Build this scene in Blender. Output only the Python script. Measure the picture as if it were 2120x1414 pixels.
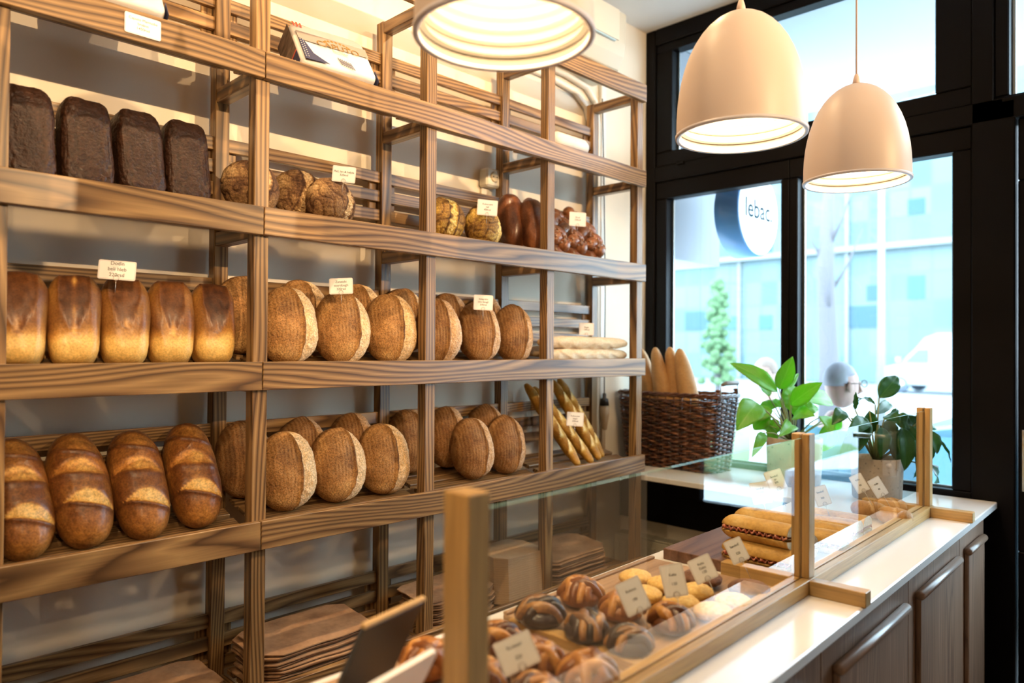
import bpy, bmesh, math, random
from mathutils import Vector, Matrix, Euler, noise
for o in list(bpy.data.objects): bpy.data.objects.remove(o)
SC = bpy.context.scene; COL = SC.collection
PI = math.pi
# ------------------------------------------------------------------ camera
cd = bpy.data.cameras.new('camera'); cam = bpy.data.objects.new('camera', cd); COL.objects.link(cam)
CY, CP, CR = math.radians(44.496), math.radians(.541), math.radians(.379)
cam.location = (-.8827, -1.7661, 1.5389)
d_ = Vector((math.cos(CP)*math.cos(CY), math.cos(CP)*math.sin(CY), math.sin(CP)))
r_ = Vector((math.sin(CY), -math.cos(CY), 0)); u_ = r_.cross(d_)
rr = math.cos(CR)*r_+math.sin(CR)*u_; uu = -math.sin(CR)*r_+math.cos(CR)*u_
cam.rotation_euler = Matrix((rr, uu, -d_)).transposed().to_euler()
cd.sensor_width = 36; cd.lens = 36*1503.2/2120; cd.clip_start = .02; cd.clip_end = 300
cd.dof.use_dof = True; cd.dof.focus_distance = 2.05; cd.dof.aperture_fstop = 2.0
SC.camera = cam
# ------------------------------------------------------------------ world, lights, exposure
SC.view_settings.view_transform = 'Standard'; SC.view_settings.look = 'None'
SC.view_settings.gamma = 1; SC.view_settings.use_curve_mapping = False
SC.view_settings.exposure = -.04
w = bpy.data.worlds.new('world'); SC.world = w; w.use_nodes = True
bg = w.node_tree.nodes['Background']; bg.inputs[0].default_value = (.68, .86, 1.0, 1); bg.inputs[1].default_value = 13.0
WARM = (1.0, .68, .37)
def lamp(name, kind, loc, energy, color, size=.05, look=None, spot=None, parent=None):
    l = bpy.data.lights.new(name, kind); l.energy = energy; l.color = color
    if kind == 'SPOT': l.spot_size = math.radians(spot); l.spot_blend = .95; l.shadow_soft_size = size
    elif kind == 'POINT': l.shadow_soft_size = size
    o = bpy.data.objects.new(name, l); COL.objects.link(o); o.location = loc
    if look: o.rotation_euler = (Vector(look)-Vector(loc)).to_track_quat('-Z', 'Y').to_euler()
    if parent: o.parent = parent
    return o
# ceiling track spots of the shop (their housings are built further down)
SPOTS = [((-1.05, -2.95, 2.56), (-.60, .25, 2.66), 300), ((.30, -3.00, 2.56), (.30, .25, 2.66), 300), ((1.45, -2.95, 2.56), (1.15, .25, 2.69), 240)]
for p, t, e in SPOTS: lamp('spot_light', 'SPOT', p, e, WARM, .016, t, 64)
lamp('spot_light', 'SPOT', (-1.9, -2.0, 2.95), 30, WARM, .03, (-.9, -.9, 1.0), 90)  # extra warm fill from the left, an added spot without housing
# recessed downlights over the staff aisle
DOWN = [(-1.25, -.42), (-.35, -.42), (.45, -.42), (1.10, -.40)]
for x, y in DOWN: lamp('downlight', 'SPOT', (x, y, 3.115), 38, WARM, .012, (x, y+.35, 1.5), 150)
# ------------------------------------------------------------------ helpers
def tag(o, label=None, cat=None, group=None, kind=None):
    if label: o['label'] = label
    if cat: o['category'] = cat
    if group: o['group'] = group
    if kind: o['kind'] = kind
    return o
def thing(name, label, cat, loc=(0, 0, 0), rz=0, group=None):
    o = bpy.data.objects.new(name, None); COL.objects.link(o); o.location = loc; o.rotation_euler = (0, 0, rz)
    o.empty_display_size = .05
    return tag(o, label, cat, group)
class MB:
    """collects shapes, then links them as ONE mesh object; 'gc' keeps board-aligned grain coordinates"""
    def __init__(s): s.v = []; s.f = []; s.g = []; s.k = []; s.m = []; s.mi = 0; s.smooth = []
    def add(s, vs, fs, g=None, k=None, M=None, smooth=False):
        b = len(s.v)
        for i, p in enumerate(vs):
            p = Vector(p)
            s.g.append(tuple(g[i]) if g else tuple(p)); s.k.append(k[i] if k else 0.)
            s.v.append(tuple(M @ p) if M else tuple(p))
        for f in fs: s.f.append(tuple(b+i for i in f)); s.m.append(s.mi); s.smooth.append(smooth)
    def box(s, a, b, M=None, bev=.0015, axis=None):
        lo = [min(a[i], b[i]) for i in range(3)]; hi = [max(a[i], b[i]) for i in range(3)]
        c = [(lo[i]+hi[i])/2 for i in range(3)]; h = [(hi[i]-lo[i])/2 for i in range(3)]
        e = min(bev, min(h)*.45)
        bm = bmesh.new(); bmesh.ops.create_cube(bm, size=1)
        for v in bm.verts: v.co = Vector((v.co.x*2*h[0], v.co.y*2*h[1], v.co.z*2*h[2]))
        if e > 1e-5: bmesh.ops.bevel(bm, geom=list(bm.edges), offset=e, segments=1, affect='EDGES')
        bm.verts.index_update()
        vs = [v.co.copy() for v in bm.verts]; fs = [[v.index for v in f.verts] for f in bm.faces]; bm.free()
        if axis is None: axis = h.index(max(h))
        o2 = [i for i in range(3) if i != axis]
        ro = (random.uniform(0, 40), random.uniform(0, 40), random.uniform(0, 40))
        g = [(v[axis]+ro[0], v[o2[0]]+ro[1], v[o2[1]]+ro[2]) for v in vs]
        C = Vector(c); s.add([v+C for v in vs], fs, g, None, M); return s
    def tube(s, pts, r, n=8, M=None, caps=True, k=None, smooth=True):
        pts = [Vector(p) for p in pts]; m = len(pts); R = r if isinstance(r, (list, tuple)) else [r]*m
        vs = []; ks = []; g = []; prev = None; L = 0
        for i, p in enumerate(pts):
            t = (pts[min(i+1, m-1)]-pts[max(i-1, 0)])
            t = t.normalized() if t.length > 1e-9 else Vector((0, 0, 1))
            if prev is None:
                a = Vector((0, 0, 1)) if abs(t.z) < .9 else Vector((1, 0, 0)); x = t.cross(a).normalized()
            else: x = (prev - t*prev.dot(t)).normalized()
            prev = x; y = t.cross(x)
            if i: L += (p-pts[i-1]).length
            for j in range(n):
                an = 2*PI*j/n; vs.append(p+(x*math.cos(an)+y*math.sin(an))*R[i]); ks.append(k[i] if k else 0.); g.append((L, math.cos(an)*R[i], math.sin(an)*R[i]))
        fs = [(i*n+j, i*n+(j+1) % n, (i+1)*n+(j+1) % n, (i+1)*n+j) for i in range(m-1) for j in range(n)]
        if caps: fs.append(tuple(range(n-1, -1, -1))); fs.append(tuple((m-1)*n+j for j in range(n)))
        s.add(vs, fs, g, ks, M, smooth); return s
    def lathe(s, prof, n=48, M=None, smooth=True, c=(0, 0, 0), close=False):
        vs = []; m = len(prof)
        for r, z in prof:
            for j in range(n):
                a = 2*PI*j/n; vs.append((c[0]+r*math.cos(a), c[1]+r*math.sin(a), c[2]+z))
        mm = m if close else m-1
        fs = [(i*n+j, i*n+(j+1) % n, ((i+1) % m)*n+(j+1) % n, ((i+1) % m)*n+j) for i in range(mm) for j in range(n)]
        s.add(vs, fs, None, None, M, smooth); return s
    def ell(s, c, r, M=None, nu=16, nv=10, k=None, fn=None):
        vs = []; ks = []
        for i in range(nv+1):
            th = PI*i/nv
            for j in range(nu):
                ph = 2*PI*j/nu; q = Vector((math.sin(th)*math.cos(ph), math.sin(th)*math.sin(ph), math.cos(th)))
                kk = 0. if k is None else k
                sc = 1.
                if fn: sc, kk = fn(q)
                vs.append(Vector((c[0]+q.x*r[0]*sc, c[1]+q.y*r[1]*sc, c[2]+q.z*r[2]*sc))); ks.append(kk)
        fs = [(i*nu+j, (i+1)*nu+j, (i+1)*nu+(j+1) % nu, i*nu+(j+1) % nu) for i in range(nv) for j in range(nu)]
        s.add(vs, fs, None, ks, M, True); return s
    def prism(s, poly, z0, z1, M=None, ax=2):
        n = len(poly)
        def P(p, z): return (p[0], p[1], z) if ax == 2 else ((p[0], z, p[1]) if ax == 1 else (z, p[0], p[1]))
        vs = [P(p, z0) for p in poly]+[P(p, z1) for p in poly]
        fs = [tuple(range(n-1, -1, -1)), tuple(range(n, 2*n))]+[(i, (i+1) % n, n+(i+1) % n, n+i) for i in range(n)]
        s.add(vs, fs, None, None, M); return s
    def build(s, name, mat, parent=None, fix=True):
        me = bpy.data.meshes.new(name); me.from_pydata(s.v, [], s.f)
        mats = mat if isinstance(mat, (list, tuple)) else [mat]
        for m in mats: me.materials.append(m)
        me.polygons.foreach_set('material_index', s.m); me.polygons.foreach_set('use_smooth', s.smooth)
        a = me.attributes.new('gc', 'FLOAT_VECTOR', 'POINT'); a.data.foreach_set('vector', [x for p in s.g for x in p])
        a = me.attributes.new('k', 'FLOAT', 'POINT'); a.data.foreach_set('value', s.k)
        if fix:
            bm = bmesh.new(); bm.from_mesh(me); bmesh.ops.remove_doubles(bm, verts=bm.verts, dist=1e-6)
            bmesh.ops.recalc_face_normals(bm, faces=bm.faces); bm.to_mesh(me); bm.free()
        o = bpy.data.objects.new(name, me); COL.objects.link(o)
        if parent: o.parent = parent
        return o
def copy_tree(o, parent=None):
    c = o.copy(); COL.objects.link(c)
    if parent: c.parent = parent
    for ch in o.children: copy_tree(ch, c)
    return c
def T(x, y, z): return Matrix.Translation((x, y, z))
def Rx(a): return Matrix.Rotation(math.radians(a), 4, 'X')
def Ry(a): return Matrix.Rotation(math.radians(a), 4, 'Y')
def Rz(a): return Matrix.Rotation(math.radians(a), 4, 'Z')
# ------------------------------------------------------------------ materials
def mat(name, color=(.5, .5, .5), rough=.6, metal=0, emit=None, es=0, spec=.5):
    m = bpy.data.materials.new(name); m.use_nodes = True; b = m.node_tree.nodes['Principled BSDF']
    b.inputs['Base Color'].default_value = (*color, 1); b.inputs['Roughness'].default_value = rough
    b.inputs['Metallic'].default_value = metal; b.inputs['Specular IOR Level'].default_value = spec
    if emit: b.inputs['Emission Color'].default_value = (*emit, 1); b.inputs['Emission Strength'].default_value = es
    return m
class NT:
    def __init__(s, m): s.t = m.node_tree; s.b = s.t.nodes.get('Principled BSDF')
    def n(s, ty, **kw):
        x = s.t.nodes.new(ty)
        for k, v in kw.items(): setattr(x, k, v)
        return x
    def l(s, a, b): s.t.links.new(a, b)
    def ramp(s, src, stops):
        r = s.n('ShaderNodeValToRGB'); e = r.color_ramp.elements
        while len(e) < len(stops): e.new(.5)
        for i, (p, c) in enumerate(stops): e[i].position = p; e[i].color = (*c, 1) if len(c) == 3 else c
        s.l(src, r.inputs[0]); return r.outputs[0]
    def math(s, op, a, b=None, c=None, clamp=False):
        x = s.n('ShaderNodeMath', operation=op, use_clamp=clamp)
        for i, q in enumerate((a, b, c)):
            if q is None: continue
            if isinstance(q, (int, float)): x.inputs[i].default_value = q
            else: s.l(q, x.inputs[i])
        return x.outputs[0]
    def noise(s, vec, scale, detail=3, rough=.55, dist=0):
        x = s.n('ShaderNodeTexNoise'); x.inputs['Scale'].default_value = scale; x.inputs['Detail'].default_value = detail
        x.inputs['Roughness'].default_value = rough; x.inputs['Distortion'].default_value = dist
        if vec is not None: s.l(vec, x.inputs['Vector'])
        return x.outputs['Fac']
    def map(s, vec, scale=(1, 1, 1), loc=(0, 0, 0)):
        x = s.n('ShaderNodeMapping'); x.inputs['Scale'].default_value = scale; x.inputs['Location'].default_value = loc
        s.l(vec, x.inputs['Vector']); return x.outputs[0]
    def attr(s, name, out='Vector'):
        x = s.n('ShaderNodeAttribute', attribute_name=name); return x.outputs[out]
    def mix(s, f, a, b, mode='MIX'):
        x = s.n('ShaderNodeMix', data_type='RGBA', blend_type=mode)
        for i, q in ((0, f), (6, a), (7, b)):
            if isinstance(q, (int, float)): x.inputs[i].default_value = q
            elif isinstance(q, tuple): x.inputs[i].default_value = (*q, 1)
            else: s.l(q, x.inputs[i])
        return x.outputs[2]
    def bump(s, h, st=.3, dist=.01):
        x = s.n('ShaderNodeBump'); x.inputs['Strength'].default_value = st; x.inputs['Distance'].default_value = dist
        s.l(h, x.inputs['Height']); s.l(x.outputs[0], s.b.inputs['Normal'])
    def oc(s): return s.n('ShaderNodeTexCoord').outputs['Object']
def wood(name, light, mid, dark, rough=.5, rings=7, k=9.0, spec=.35, contrast=.55, grain=1.0):
    m = mat(name, mid, rough, spec=spec); t = NT(m); g = t.attr('gc')
    big = t.noise(t.map(g, (.75, k*.8, k*.8)), 1.0, 1.5, .45)
    fine = t.noise(t.map(g, (6, 160, 160)), 1.0, 2, .6)
    sp = t.n('ShaderNodeSeparateXYZ'); t.l(g, sp.inputs[0])
    cr = t.math('ADD', t.math('MULTIPLY', sp.outputs[1], rings*11.), t.math('MULTIPLY', sp.outputs[2], rings*7.))
    ringv = t.math('ADD', t.math('MULTIPLY', big, rings*2.3), t.math('MULTIPLY', cr, grain))
    s1 = t.math('FRACT', t.math('MULTIPLY_ADD', fine, .10, ringv))
    # asymmetric ring: slow fade to late wood, sharp return
    c = t.ramp(s1, [(0., dark), (.10, mid), (.45, light), (.78, mid), (1., dark)])
    var = t.noise(t.map(g, (1.5, 6, 6), (3, 7, 1)), 1.0, 2)
    c2 = t.mix(contrast, mid, c)
    c3 = t.mix(t.math('MULTIPLY_ADD', var, 1.2, -.35, clamp=True), c2, dark) if False else c2
    f2 = t.ramp(fine, [(.3, (.78, .78, .78)), (.7, (1.1, 1.1, 1.1))])
    v2 = t.ramp(var, [(.3, (.8, .8, .8)), (.7, (1.12, 1.12, 1.12))])
    c4 = t.mix(1.0, t.mix(1.0, c3, f2, 'MULTIPLY'), v2, 'MULTIPLY')
    t.l(c4, t.b.inputs['Base Color']); t.bump(t.math('ADD', s1, fine), .06, .002)
    return m
M = {}
M['pine'] = wood('stained_pine', (.41, .245, .100), (.205, .110, .044), (.066, .032, .014), .34, 7, 9., spec=.5, contrast=.92)
M['pine_dark'] = wood('dark_stained_pine', (.22, .125, .065), (.12, .062, .033), (.045, .022, .013), .5, 7, 9., contrast=.85)
M['beech'] = wood('oiled_light_wood', (.60, .39, .16), (.54, .33, .12), (.45, .26, .085), .4, 2.5, 4., contrast=.6, grain=.5)
M['cab'] = wood('walnut_stained_cabinet', (.34, .21, .135), (.24, .14, .09), (.12, .065, .042), .42, 8, 10, contrast=.7)
M['walnut'] = wood('walnut_board', (.26, .14, .09), (.17, .085, .055), (.09, .04, .028), .45, 4, 6, grain=.4)
M['tray'] = wood('birch_tray', (.50, .32, .19), (.42, .26, .15), (.32, .19, .105), .5, 2, 4, contrast=.5, grain=.3)
def wallmat(name, c, rough=.85, amt=.04):
    m = mat(name, c, rough, spec=.2); t = NT(m); n = t.noise(t.oc(), 2.5, 3)
    t.l(t.mix(t.ramp(n, [(.3, (0, 0, 0)), (.7, (1, 1, 1))]), tuple(x*(1-amt) for x in c), tuple(min(1, x*(1+amt)) for x in c)), t.b.inputs['Base Color'])
    t.bump(t.noise(t.oc(), 120, 3), .05, .002); return m
M['wall'] = wallmat('cream_wall_paint', (.82, .73, .59))
M['ceil'] = wallmat('white_ceiling_paint', (.78, .75, .71))
M['wallgray'] = wallmat('far_wall_paint', (.62, .58, .52))
M['frame'] = mat('black_window_frame', (.0028, .0022, .003), .45, spec=.13)
M['white'] = mat('white_worktop', (.86, .83, .80), .16, spec=.5)
M['metal'] = mat('brushed_steel', (.62, .60, .57), .3, 1)
M['wire'] = mat('thin_wire', (.55, .52, .48), .35, 1)
M['plastic'] = mat('cream_plastic', (.62, .57, .45), .35)
M['pipe'] = mat('cream_pipe_cover', (.80, .74, .64), .45)
M['black'] = mat('black_plastic', (.012, .012, .013), .4)
M['beige'] = mat('beige_plastic', (.55, .40, .25), .5)
M['floor'] = None
m = mat('floor_tiles', (.2, .17, .15), .35); t = NT(m)
b = t.n('ShaderNodeTexBrick'); b.offset = 0; b.inputs['Scale'].default_value = 1
b.inputs['Color1'].default_value = (.20, .18, .16, 1); b.inputs['Color2'].default_value = (.24, .21, .19, 1); b.inputs['Mortar'].default_value = (.1, .09, .08, 1)
b.inputs['Brick Width'].default_value = .4; b.inputs['Row Height'].default_value = .4; b.inputs['Mortar Size'].default_value = .004
t.l(t.oc(), b.inputs['Vector']); t.l(b.outputs[0], t.b.inputs['Base Color']); M['floor'] = m
def glass(name, tint=(1, 1, 1), ior=1.5, extra=0.):
    m = bpy.data.materials.new(name); m.use_nodes = True; t = m.node_tree; t.nodes.clear()
    o = t.nodes.new('ShaderNodeOutputMaterial'); mx = t.nodes.new('ShaderNodeMixShader')
    tr = t.nodes.new('ShaderNodeBsdfTransparent'); tr.inputs[0].default_value = (*tint, 1)
    gl = t.nodes.new('ShaderNodeBsdfGlossy'); gl.inputs['Roughness'].default_value = 0.0
    fr = t.nodes.new('ShaderNodeFresnel'); fr.inputs['IOR'].default_value = ior
    # same fresnel on both faces: take the reciprocal index away by using the geometry normal of the outer face
    geo = t.nodes.new('ShaderNodeNewGeometry'); mt = t.nodes.new('ShaderNodeMath'); mt.operation = 'MULTIPLY_ADD'
    mt.inputs[1].default_value = 1.0; mt.inputs[2].default_value = extra
    sw = t.nodes.new('ShaderNodeMath'); sw.operation = 'SUBTRACT'; sw.inputs[0].default_value = 1
    t.links.new(geo.outputs['Backfacing'], sw.inputs[1])
    mu = t.nodes.new('ShaderNodeMath'); mu.operation = 'MULTIPLY'
    t.links.new(fr.outputs[0], mt.inputs[0]); t.links.new(mt.outputs[0], mu.inputs[0]); t.links.new(sw.outputs[0], mu.inputs[1])
    t.links.new(mu.outputs[0], mx.inputs[0]); t.links.new(tr.outputs[0], mx.inputs[1]); t.links.new(gl.outputs[0], mx.inputs[2])
    t.links.new(mx.outputs[0], o.inputs[0]); return m
M['pane'] = glass('window_glass', (.93, .98, 1.0), 1.5)
M['screen'] = glass('screen_glass', (.96, .985, .98), 1.75, .12)
M['edge'] = mat('green_glass_edge', (.25, .50, .48), .1, spec=.8)

# ================================================================== ROOM
WX, WY, CZ = 2.20, .325, 3.14
def struct(o): o['kind'] = 'structure'; return o
struct(MB().box((-4.2, -4.2, -.1), (WX+.2, WY+.15, 0)).build('floor', M['floor']))
struct(MB().box((-4.2, -4.2, CZ), (WX+.2, WY+.15, CZ+.12)).build('ceiling', M['ceil']))
struct(MB().box((-4.2, WY, 0), (WX+.16, WY+.15, CZ)).build('wall_back', M['wall']))
struct(MB().box((-4.35, -4.2, 0), (-4.2, WY+.15, CZ)).build('wall_left', M['wallgray']))
struct(MB().box((-4.2, -4.35, 0), (WX+.2, -4.2, CZ)).build('wall_front', M['wallgray']))
# window wall: apron under the sill (cream below, black panel above), solid wall past the door
struct(MB().box((2.0, -.695, 0), (WX+.16, WY, .735)).build('wall_right', M['wall']))
struct(MB().box((2.202, -1.234, 0), (WX+.16, -.6955, .958)).build('trim_4', M['frame']))
struct(MB().box((WX, -4.2, 0), (WX+.15, -2.36, CZ)).build('wall_right', M['wallgray']))
struct(MB().box((1.995, -.695, .737), (WX+.12, WY, .962)).build('trim_1', M['frame']))
# ---- black timber window and door front, frame members by (y0,y1,z0,z1)
fx0, fx1 = WX, WX+.13
def fr(mb, y0, y1, z0, z1, x0=fx0, x1=fx1, bev=.004): mb.box((x0, y0, z0), (x1, y1, z1), bev=bev)
ZL, ZT, ZU = 2.287, 2.52, 3.02      # top of lower panes, bottom of upper panes, top of upper panes
f = MB()
fr(f, .27, WY, .96, CZ)                     # jamb at the wall
fr(f, -1.20, .27, ZL+.085, ZT-.07)          # transom
fr(f, -1.20, .27, ZU+.04, CZ)               # head
fr(f, -1.235, -1.10, .0, 2.44); fr(f, -1.17, -1.10, 2.44, CZ)                # post beside the door
fr(f, -2.36, -1.10, ZL+.085, ZT-.068); fr(f, -2.36, -1.235, ZU+.04, CZ); fr(f, -2.36, -2.25, 0, CZ)
fr(f, -1.235, .27, .90, .985, fx0+.06, fx1+.02)
struct(f.build('window_frame_structure', M['frame'])); bpy.data.objects['window_frame_structure'].name = 'trim_2'
def sash(name, y0, y1, z0, z1, py0, py1, pz0, pz1, x=WX+.012, d=.07):
    r = bpy.data.objects.new(name, None); COL.objects.link(r); r.location = (x, (y0+y1)/2, z0); r['kind'] = 'structure'
    s = MB(); oy, oz = (y0+y1)/2, z0
    def b(a0, a1, b0, b1, xa=0, xb=d): s.box((xa, a0-oy, b0-oz), (xb, a1-oy, b1-oz), bev=.004)
    b(y0, y1, z0, pz0); b(y0, y1, pz1, z1); b(y0, py0, pz0, pz1); b(py1, y1, pz0, pz1)
    s.build('frame', M['frame'], r)
    MB().box((d*.6, py0-oy, pz0-oz), (d*.6+.006, py1-oy, pz1-oz), bev=0).build('pane', M['pane'], r)
    # pale steel spacer seen at the pane's edge
    g = MB(); q = .008
    g.box((d*.62+.008, py1-.012-oy, pz0-oz), (d*.62+.018, py1-oy, pz1-oz)); g.box((d*.62+.008, py0-oy, pz0-oz), (d*.62+.018, py0+.010-oy, pz1-oz))
    g.box((d*.62+.008, py0-oy, pz0-oz), (d*.62+.018, py1-oy, pz0+q-oz)); g.build('spacer', M['metal'], r)
    return r
sash('window_1', -.412, .27, .985, ZL+.085, -.374, .209, 1.02, ZL)
sash('window_2', -1.10, -.412, .985, ZL+.085, -1.035, -.449, 1.02, ZL)
sash('window_3', -1.10, .27, ZT-.07, ZU+.04, -.978, .18, ZT, ZU)
sash('window_4', -2.25, -1.17, ZT-.115, ZU+.04, -2.15, -1.215, ZT-.06, ZU)
h = MB()
for y in (.12, -.72): h.box((WX-.012, y-.02, ZT-.082), (WX+.0125, y+.02, ZT-.068))
struct(h.build('trim_3', M['frame']))
# door leaf with tall glass
dr = bpy.data.objects.new('door_1', None); COL.objects.link(dr); dr.location = (WX+.02, -1.24, 0); dr['kind'] = 'structure'
s = MB()
for a in [(-1.01, 0, 0.01, .83), (-1.01, 0, 2.15, ZL+.084), (-.155, 0, .83, 2.15), (-1.01, -.85, .83, 2.15)]:
    s.box((0, a[0], a[2]), (.05, a[1], a[3]), bev=.004)
s.build('door_leaf', M['frame'], dr)
MB().box((.02, -.85, .83), (.026, -.155, 2.15), bev=0).build('pane', M['pane'], dr)
hp = MB().box((-.006, -.062, 1.045), (0, -.012, 1.262), bev=.002).build('handle_plate', M['metal'], dr)
hd = MB().tube([(-.006, -.035, 1.205), (-.05, -.035, 1.205), (-.055, -.05, 1.205), (-.055, -.155, 1.203)], [.009, .009, .010, .011], 12).build('door_handle', M['metal'], dr)
kc = MB().tube([(-.012, -.037, 1.085), (0, -.037, 1.085)], .011, 14).build('lock_cylinder', M['wire'], dr)
for i, (x, y) in enumerate(DOWN):
    k = thing('downlight', 'white recessed ceiling downlight over the aisle, number %s from the window end' % ('four', 'three', 'two', 'one')[i], 'downlight', (x, y, CZ))
    MB().lathe([(.035, -.0005), (.052, -.001), (.052, -.007), (.047, -.009), (.035, -.004)], 32, close=True).build('trim_ring', M['plastic'], k)
# ================================================================== SPOT HOUSINGS on the ceiling (behind the camera's view)
for i, (p, t_, e) in enumerate(SPOTS):
    k = thing('track_spotlight', 'white ceiling spotlight aimed at the bread shelves, %s of three in a row' % ('left', 'middle', 'right')[i], 'spotlight', (p[0], p[1], CZ), 0)
    MB().box((-.05, -.02, -.02), (.05, .02, 0)).build('ceiling_base', M['plastic'], k)
    dv = (Vector(t_)-Vector(p)).normalized(); q = Vector((0, 0, p[2]-CZ))
    MB().tube([(0, 0, -.01), (0, 0, p[2]-CZ+.09)], .006, 8).build('stem', M['plastic'], k)
    mb = MB(); qq = dv.to_track_quat('Z', 'Y').to_matrix().to_4x4(); qq.translation = q
    mb.lathe([(.0, -.10), (.03, -.10), (.036, -.09), (.036, .01), (.033, .01), (.033, -.02), (.0, -.025)], 24, qq); mb.build('lamp_head', M['plastic'], k)
# ================================================================== BREAD RACK
rack = thing('bread_rack', 'tall stained pine bread rack with sloping slatted shelves along the cream wall', 'shelf', (0, 0, 0))
POSTX = [-1.13, -.567, .0025, .567, 1.136, 1.708]; PW = .040
RT = {0: (2.669, 2.596), 1: (2.302, 2.232), 2: (1.900, 1.827), 3: (1.500, 1.427), 4: (1.090, 1.017), 5: (.655, .582), 6: (.17, .10)}
for x in POSTX:
    ztop = 2.64
    MB().box((x-PW/2, .018, 0), (x+PW/2, .056, ztop)).build('front_post', M['pine'], rack)
    MB().box((x-PW/2, .257, 0), (x+PW/2, .295, ztop)).build('rear_post', M['pine'], rack)
    MB().box((x-PW/2+.002, .056, 2.60), (x+PW/2-.002, .257, 2.638)).build('cross_bar', M['pine'], rack)
    for k in (1, 2, 3, 4, 5, 6):
        zb = RT[k][1]-.006
        MB().box((x-PW/2+.002, .056, zb), (x+PW/2-.002, .257, zb+.038)).build('cross_bar', M['pine_dark'] if False else M['pine'], rack)
for k, (zt, zb) in RT.items():
    MB().box((-1.55, -.002, zb), (-.0012, .018, zt)).build('rail', M['pine'], rack)
    MB().box((.0012, -.002, zb), (1.7265, .018, zt)).build('rail', M['pine'], rack)
TILT = math.radians(15)
def tilt(k): return 15 if k < 5 else 3
def floor_z(k, y): return RT[k][0]-.034+(y-.018)*math.tan(math.radians(tilt(k)))
for k in (1, 2, 3, 4, 5, 6):
    for b in range(5):
        x0, x1 = POSTX[b]+PW/2, POSTX[b+1]-PW/2
        mb = MB()
        for s_ in range(4):
            yc = .045+s_*.058; zc = floor_z(k, yc)-.007
            mb.box((x0, -.0195, -.007), (x1, .0195, .007), T(0, yc, zc) @ Rx(tilt(k)), bev=.0015)
        mb.build('slatted_shelf', M['pine'] if k < 5 else M['pine'], rack)
        zz = .787 if k == 5 else RT[k][0]+.232
        if k == 6: continue
        for j in range(3):
            z1 = zz-.0635*j
            MB().box((x0+.0003, .268, z1-.038), (x1-.0003, .284, z1)).build('back_slat', M['pine'], rack)
        for xx in (x0+.002, x1-.032): MB().box((xx, .284, zz-.165), (xx+.03, .294, zz-.003)).build('batten', M['pine'], rack)
# ================================================================== BREAD MATERIALS
def crust(name, stops, speck=(.75, 1.2), speck_scale=260, rough=.62, bump=.5, extra=None, gloss=None, noise_amt=.35, big=9, mid=.30):
    m = mat(name, (.5, .3, .1), rough, spec=.3); t = NT(m); oc = t.oc(); k = t.attr('k', 'Fac')
    n1 = t.noise(oc, big, 4, .6); n2 = t.noise(oc, speck_scale, 2, .6); n3 = t.noise(oc, 60, 3, .6)
    kk = t.math('ADD', k, t.math('MULTIPLY_ADD', n1, noise_amt, -noise_amt/2), clamp=True)
    kk = t.math('ADD', kk, t.math('MULTIPLY_ADD', n3, mid, -mid/2), clamp=True)
    c = t.ramp(kk, stops)
    sp = t.ramp(n2, [(.32, (speck[0],)*3), (.68, (speck[1],)*3)])
    c = t.mix(1.0, c, sp, 'MULTIPLY')
    if extra: c = extra(t, c, oc, k)
    t.l(c, t.b.inputs['Base Color']); t.bump(t.math('ADD', n3, t.math('MULTIPLY', n2, .6)), bump, .0022)
    if gloss: t.b.inputs['Coat Weight'].default_value = gloss; t.b.inputs['Coat Roughness'].default_value = .25
    return m
def rings(t, c, oc, k):
    # pale flour lines left by the proofing basket
    sx = t.n('ShaderNodeSeparateXYZ'); t.l(oc, sx.inputs[0])
    w = t.math('SINE', t.math('ADD', t.math('MULTIPLY', sx.outputs[0], 620), t.math('MULTIPLY', t.noise(oc, 14, 2), 9)))
    n = t.noise(oc, 22, 3)
    f = t.math('MULTIPLY', t.math('MULTIPLY_ADD', w, .5, .5), t.math('MULTIPLY_ADD', n, 2.2, -.75, clamp=True), clamp=True)
    return t.mix(t.math('MULTIPLY', f, .42), c, (.74, .46, .19))
M['sour'] = crust('sourdough_crust', [(0, (.055, .020, .008)), (.18, (.15, .062, .020)), (.42, (.40, .195, .062)), (.60, (.60, .35, .13)), (.8, (.74, .52, .28)), (1, (.86, .68, .46))], (.55, 1.35), 240, .7, 1.0, rings, noise_amt=.5)
M['sour_dark'] = crust('dark_sourdough_crust', [(0, (.045, .018, .008)), (.18, (.12, .048, .016)), (.45, (.30, .135, .042)), (.65, (.50, .29, .13)), (1, (.74, .54, .38))], (.55, 1.35), 260, .7, 1.0, rings, noise_amt=.5)
M['tin'] = crust('white_tin_loaf_crust', [(0, (.045, .014, .006)), (.25, (.18, .065, .018)), (.5, (.46, .22, .05)), (.72, (.70, .44, .13)), (1, (.82, .54, .17))], (.78, 1.18), 220, .42, .3, None, .15, .25, mid=.12)
M['rye'] = crust('dark_rye_crust', [(0, (.014, .005, .003)), (.5, (.042, .017, .009)), (1, (.085, .038, .020))], (.6, 1.4), 160, .42, 1.6, None, .08)
M['batard'] = crust('glazed_batard_crust', [(0, (.05, .014, .004)), (.25, (.17, .058, .014)), (.5, (.42, .18, .038)), (.72, (.72, .42, .11)), (1, (.88, .65, .28))], (.66, 1.28), 190, .42, .45, None, .2, .28, mid=.24)
M['boule'] = crust('cracked_rye_crust', [(0, (.045, .018, .009)), (.3, (.16, .08, .035)), (.6, (.38, .23, .10)), (1, (.66, .47, .25))], (.6, 1.3), 240, .8, 1.0, None, None, .3)
M['corn'] = crust('corn_bread_crust', [(0, (.05, .022, .008)), (.3, (.27, .14, .035)), (.6, (.62, .40, .08)), (1, (.85, .65, .26))], (.65, 1.25), 240, .7, .9, None, None, .3)
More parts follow.
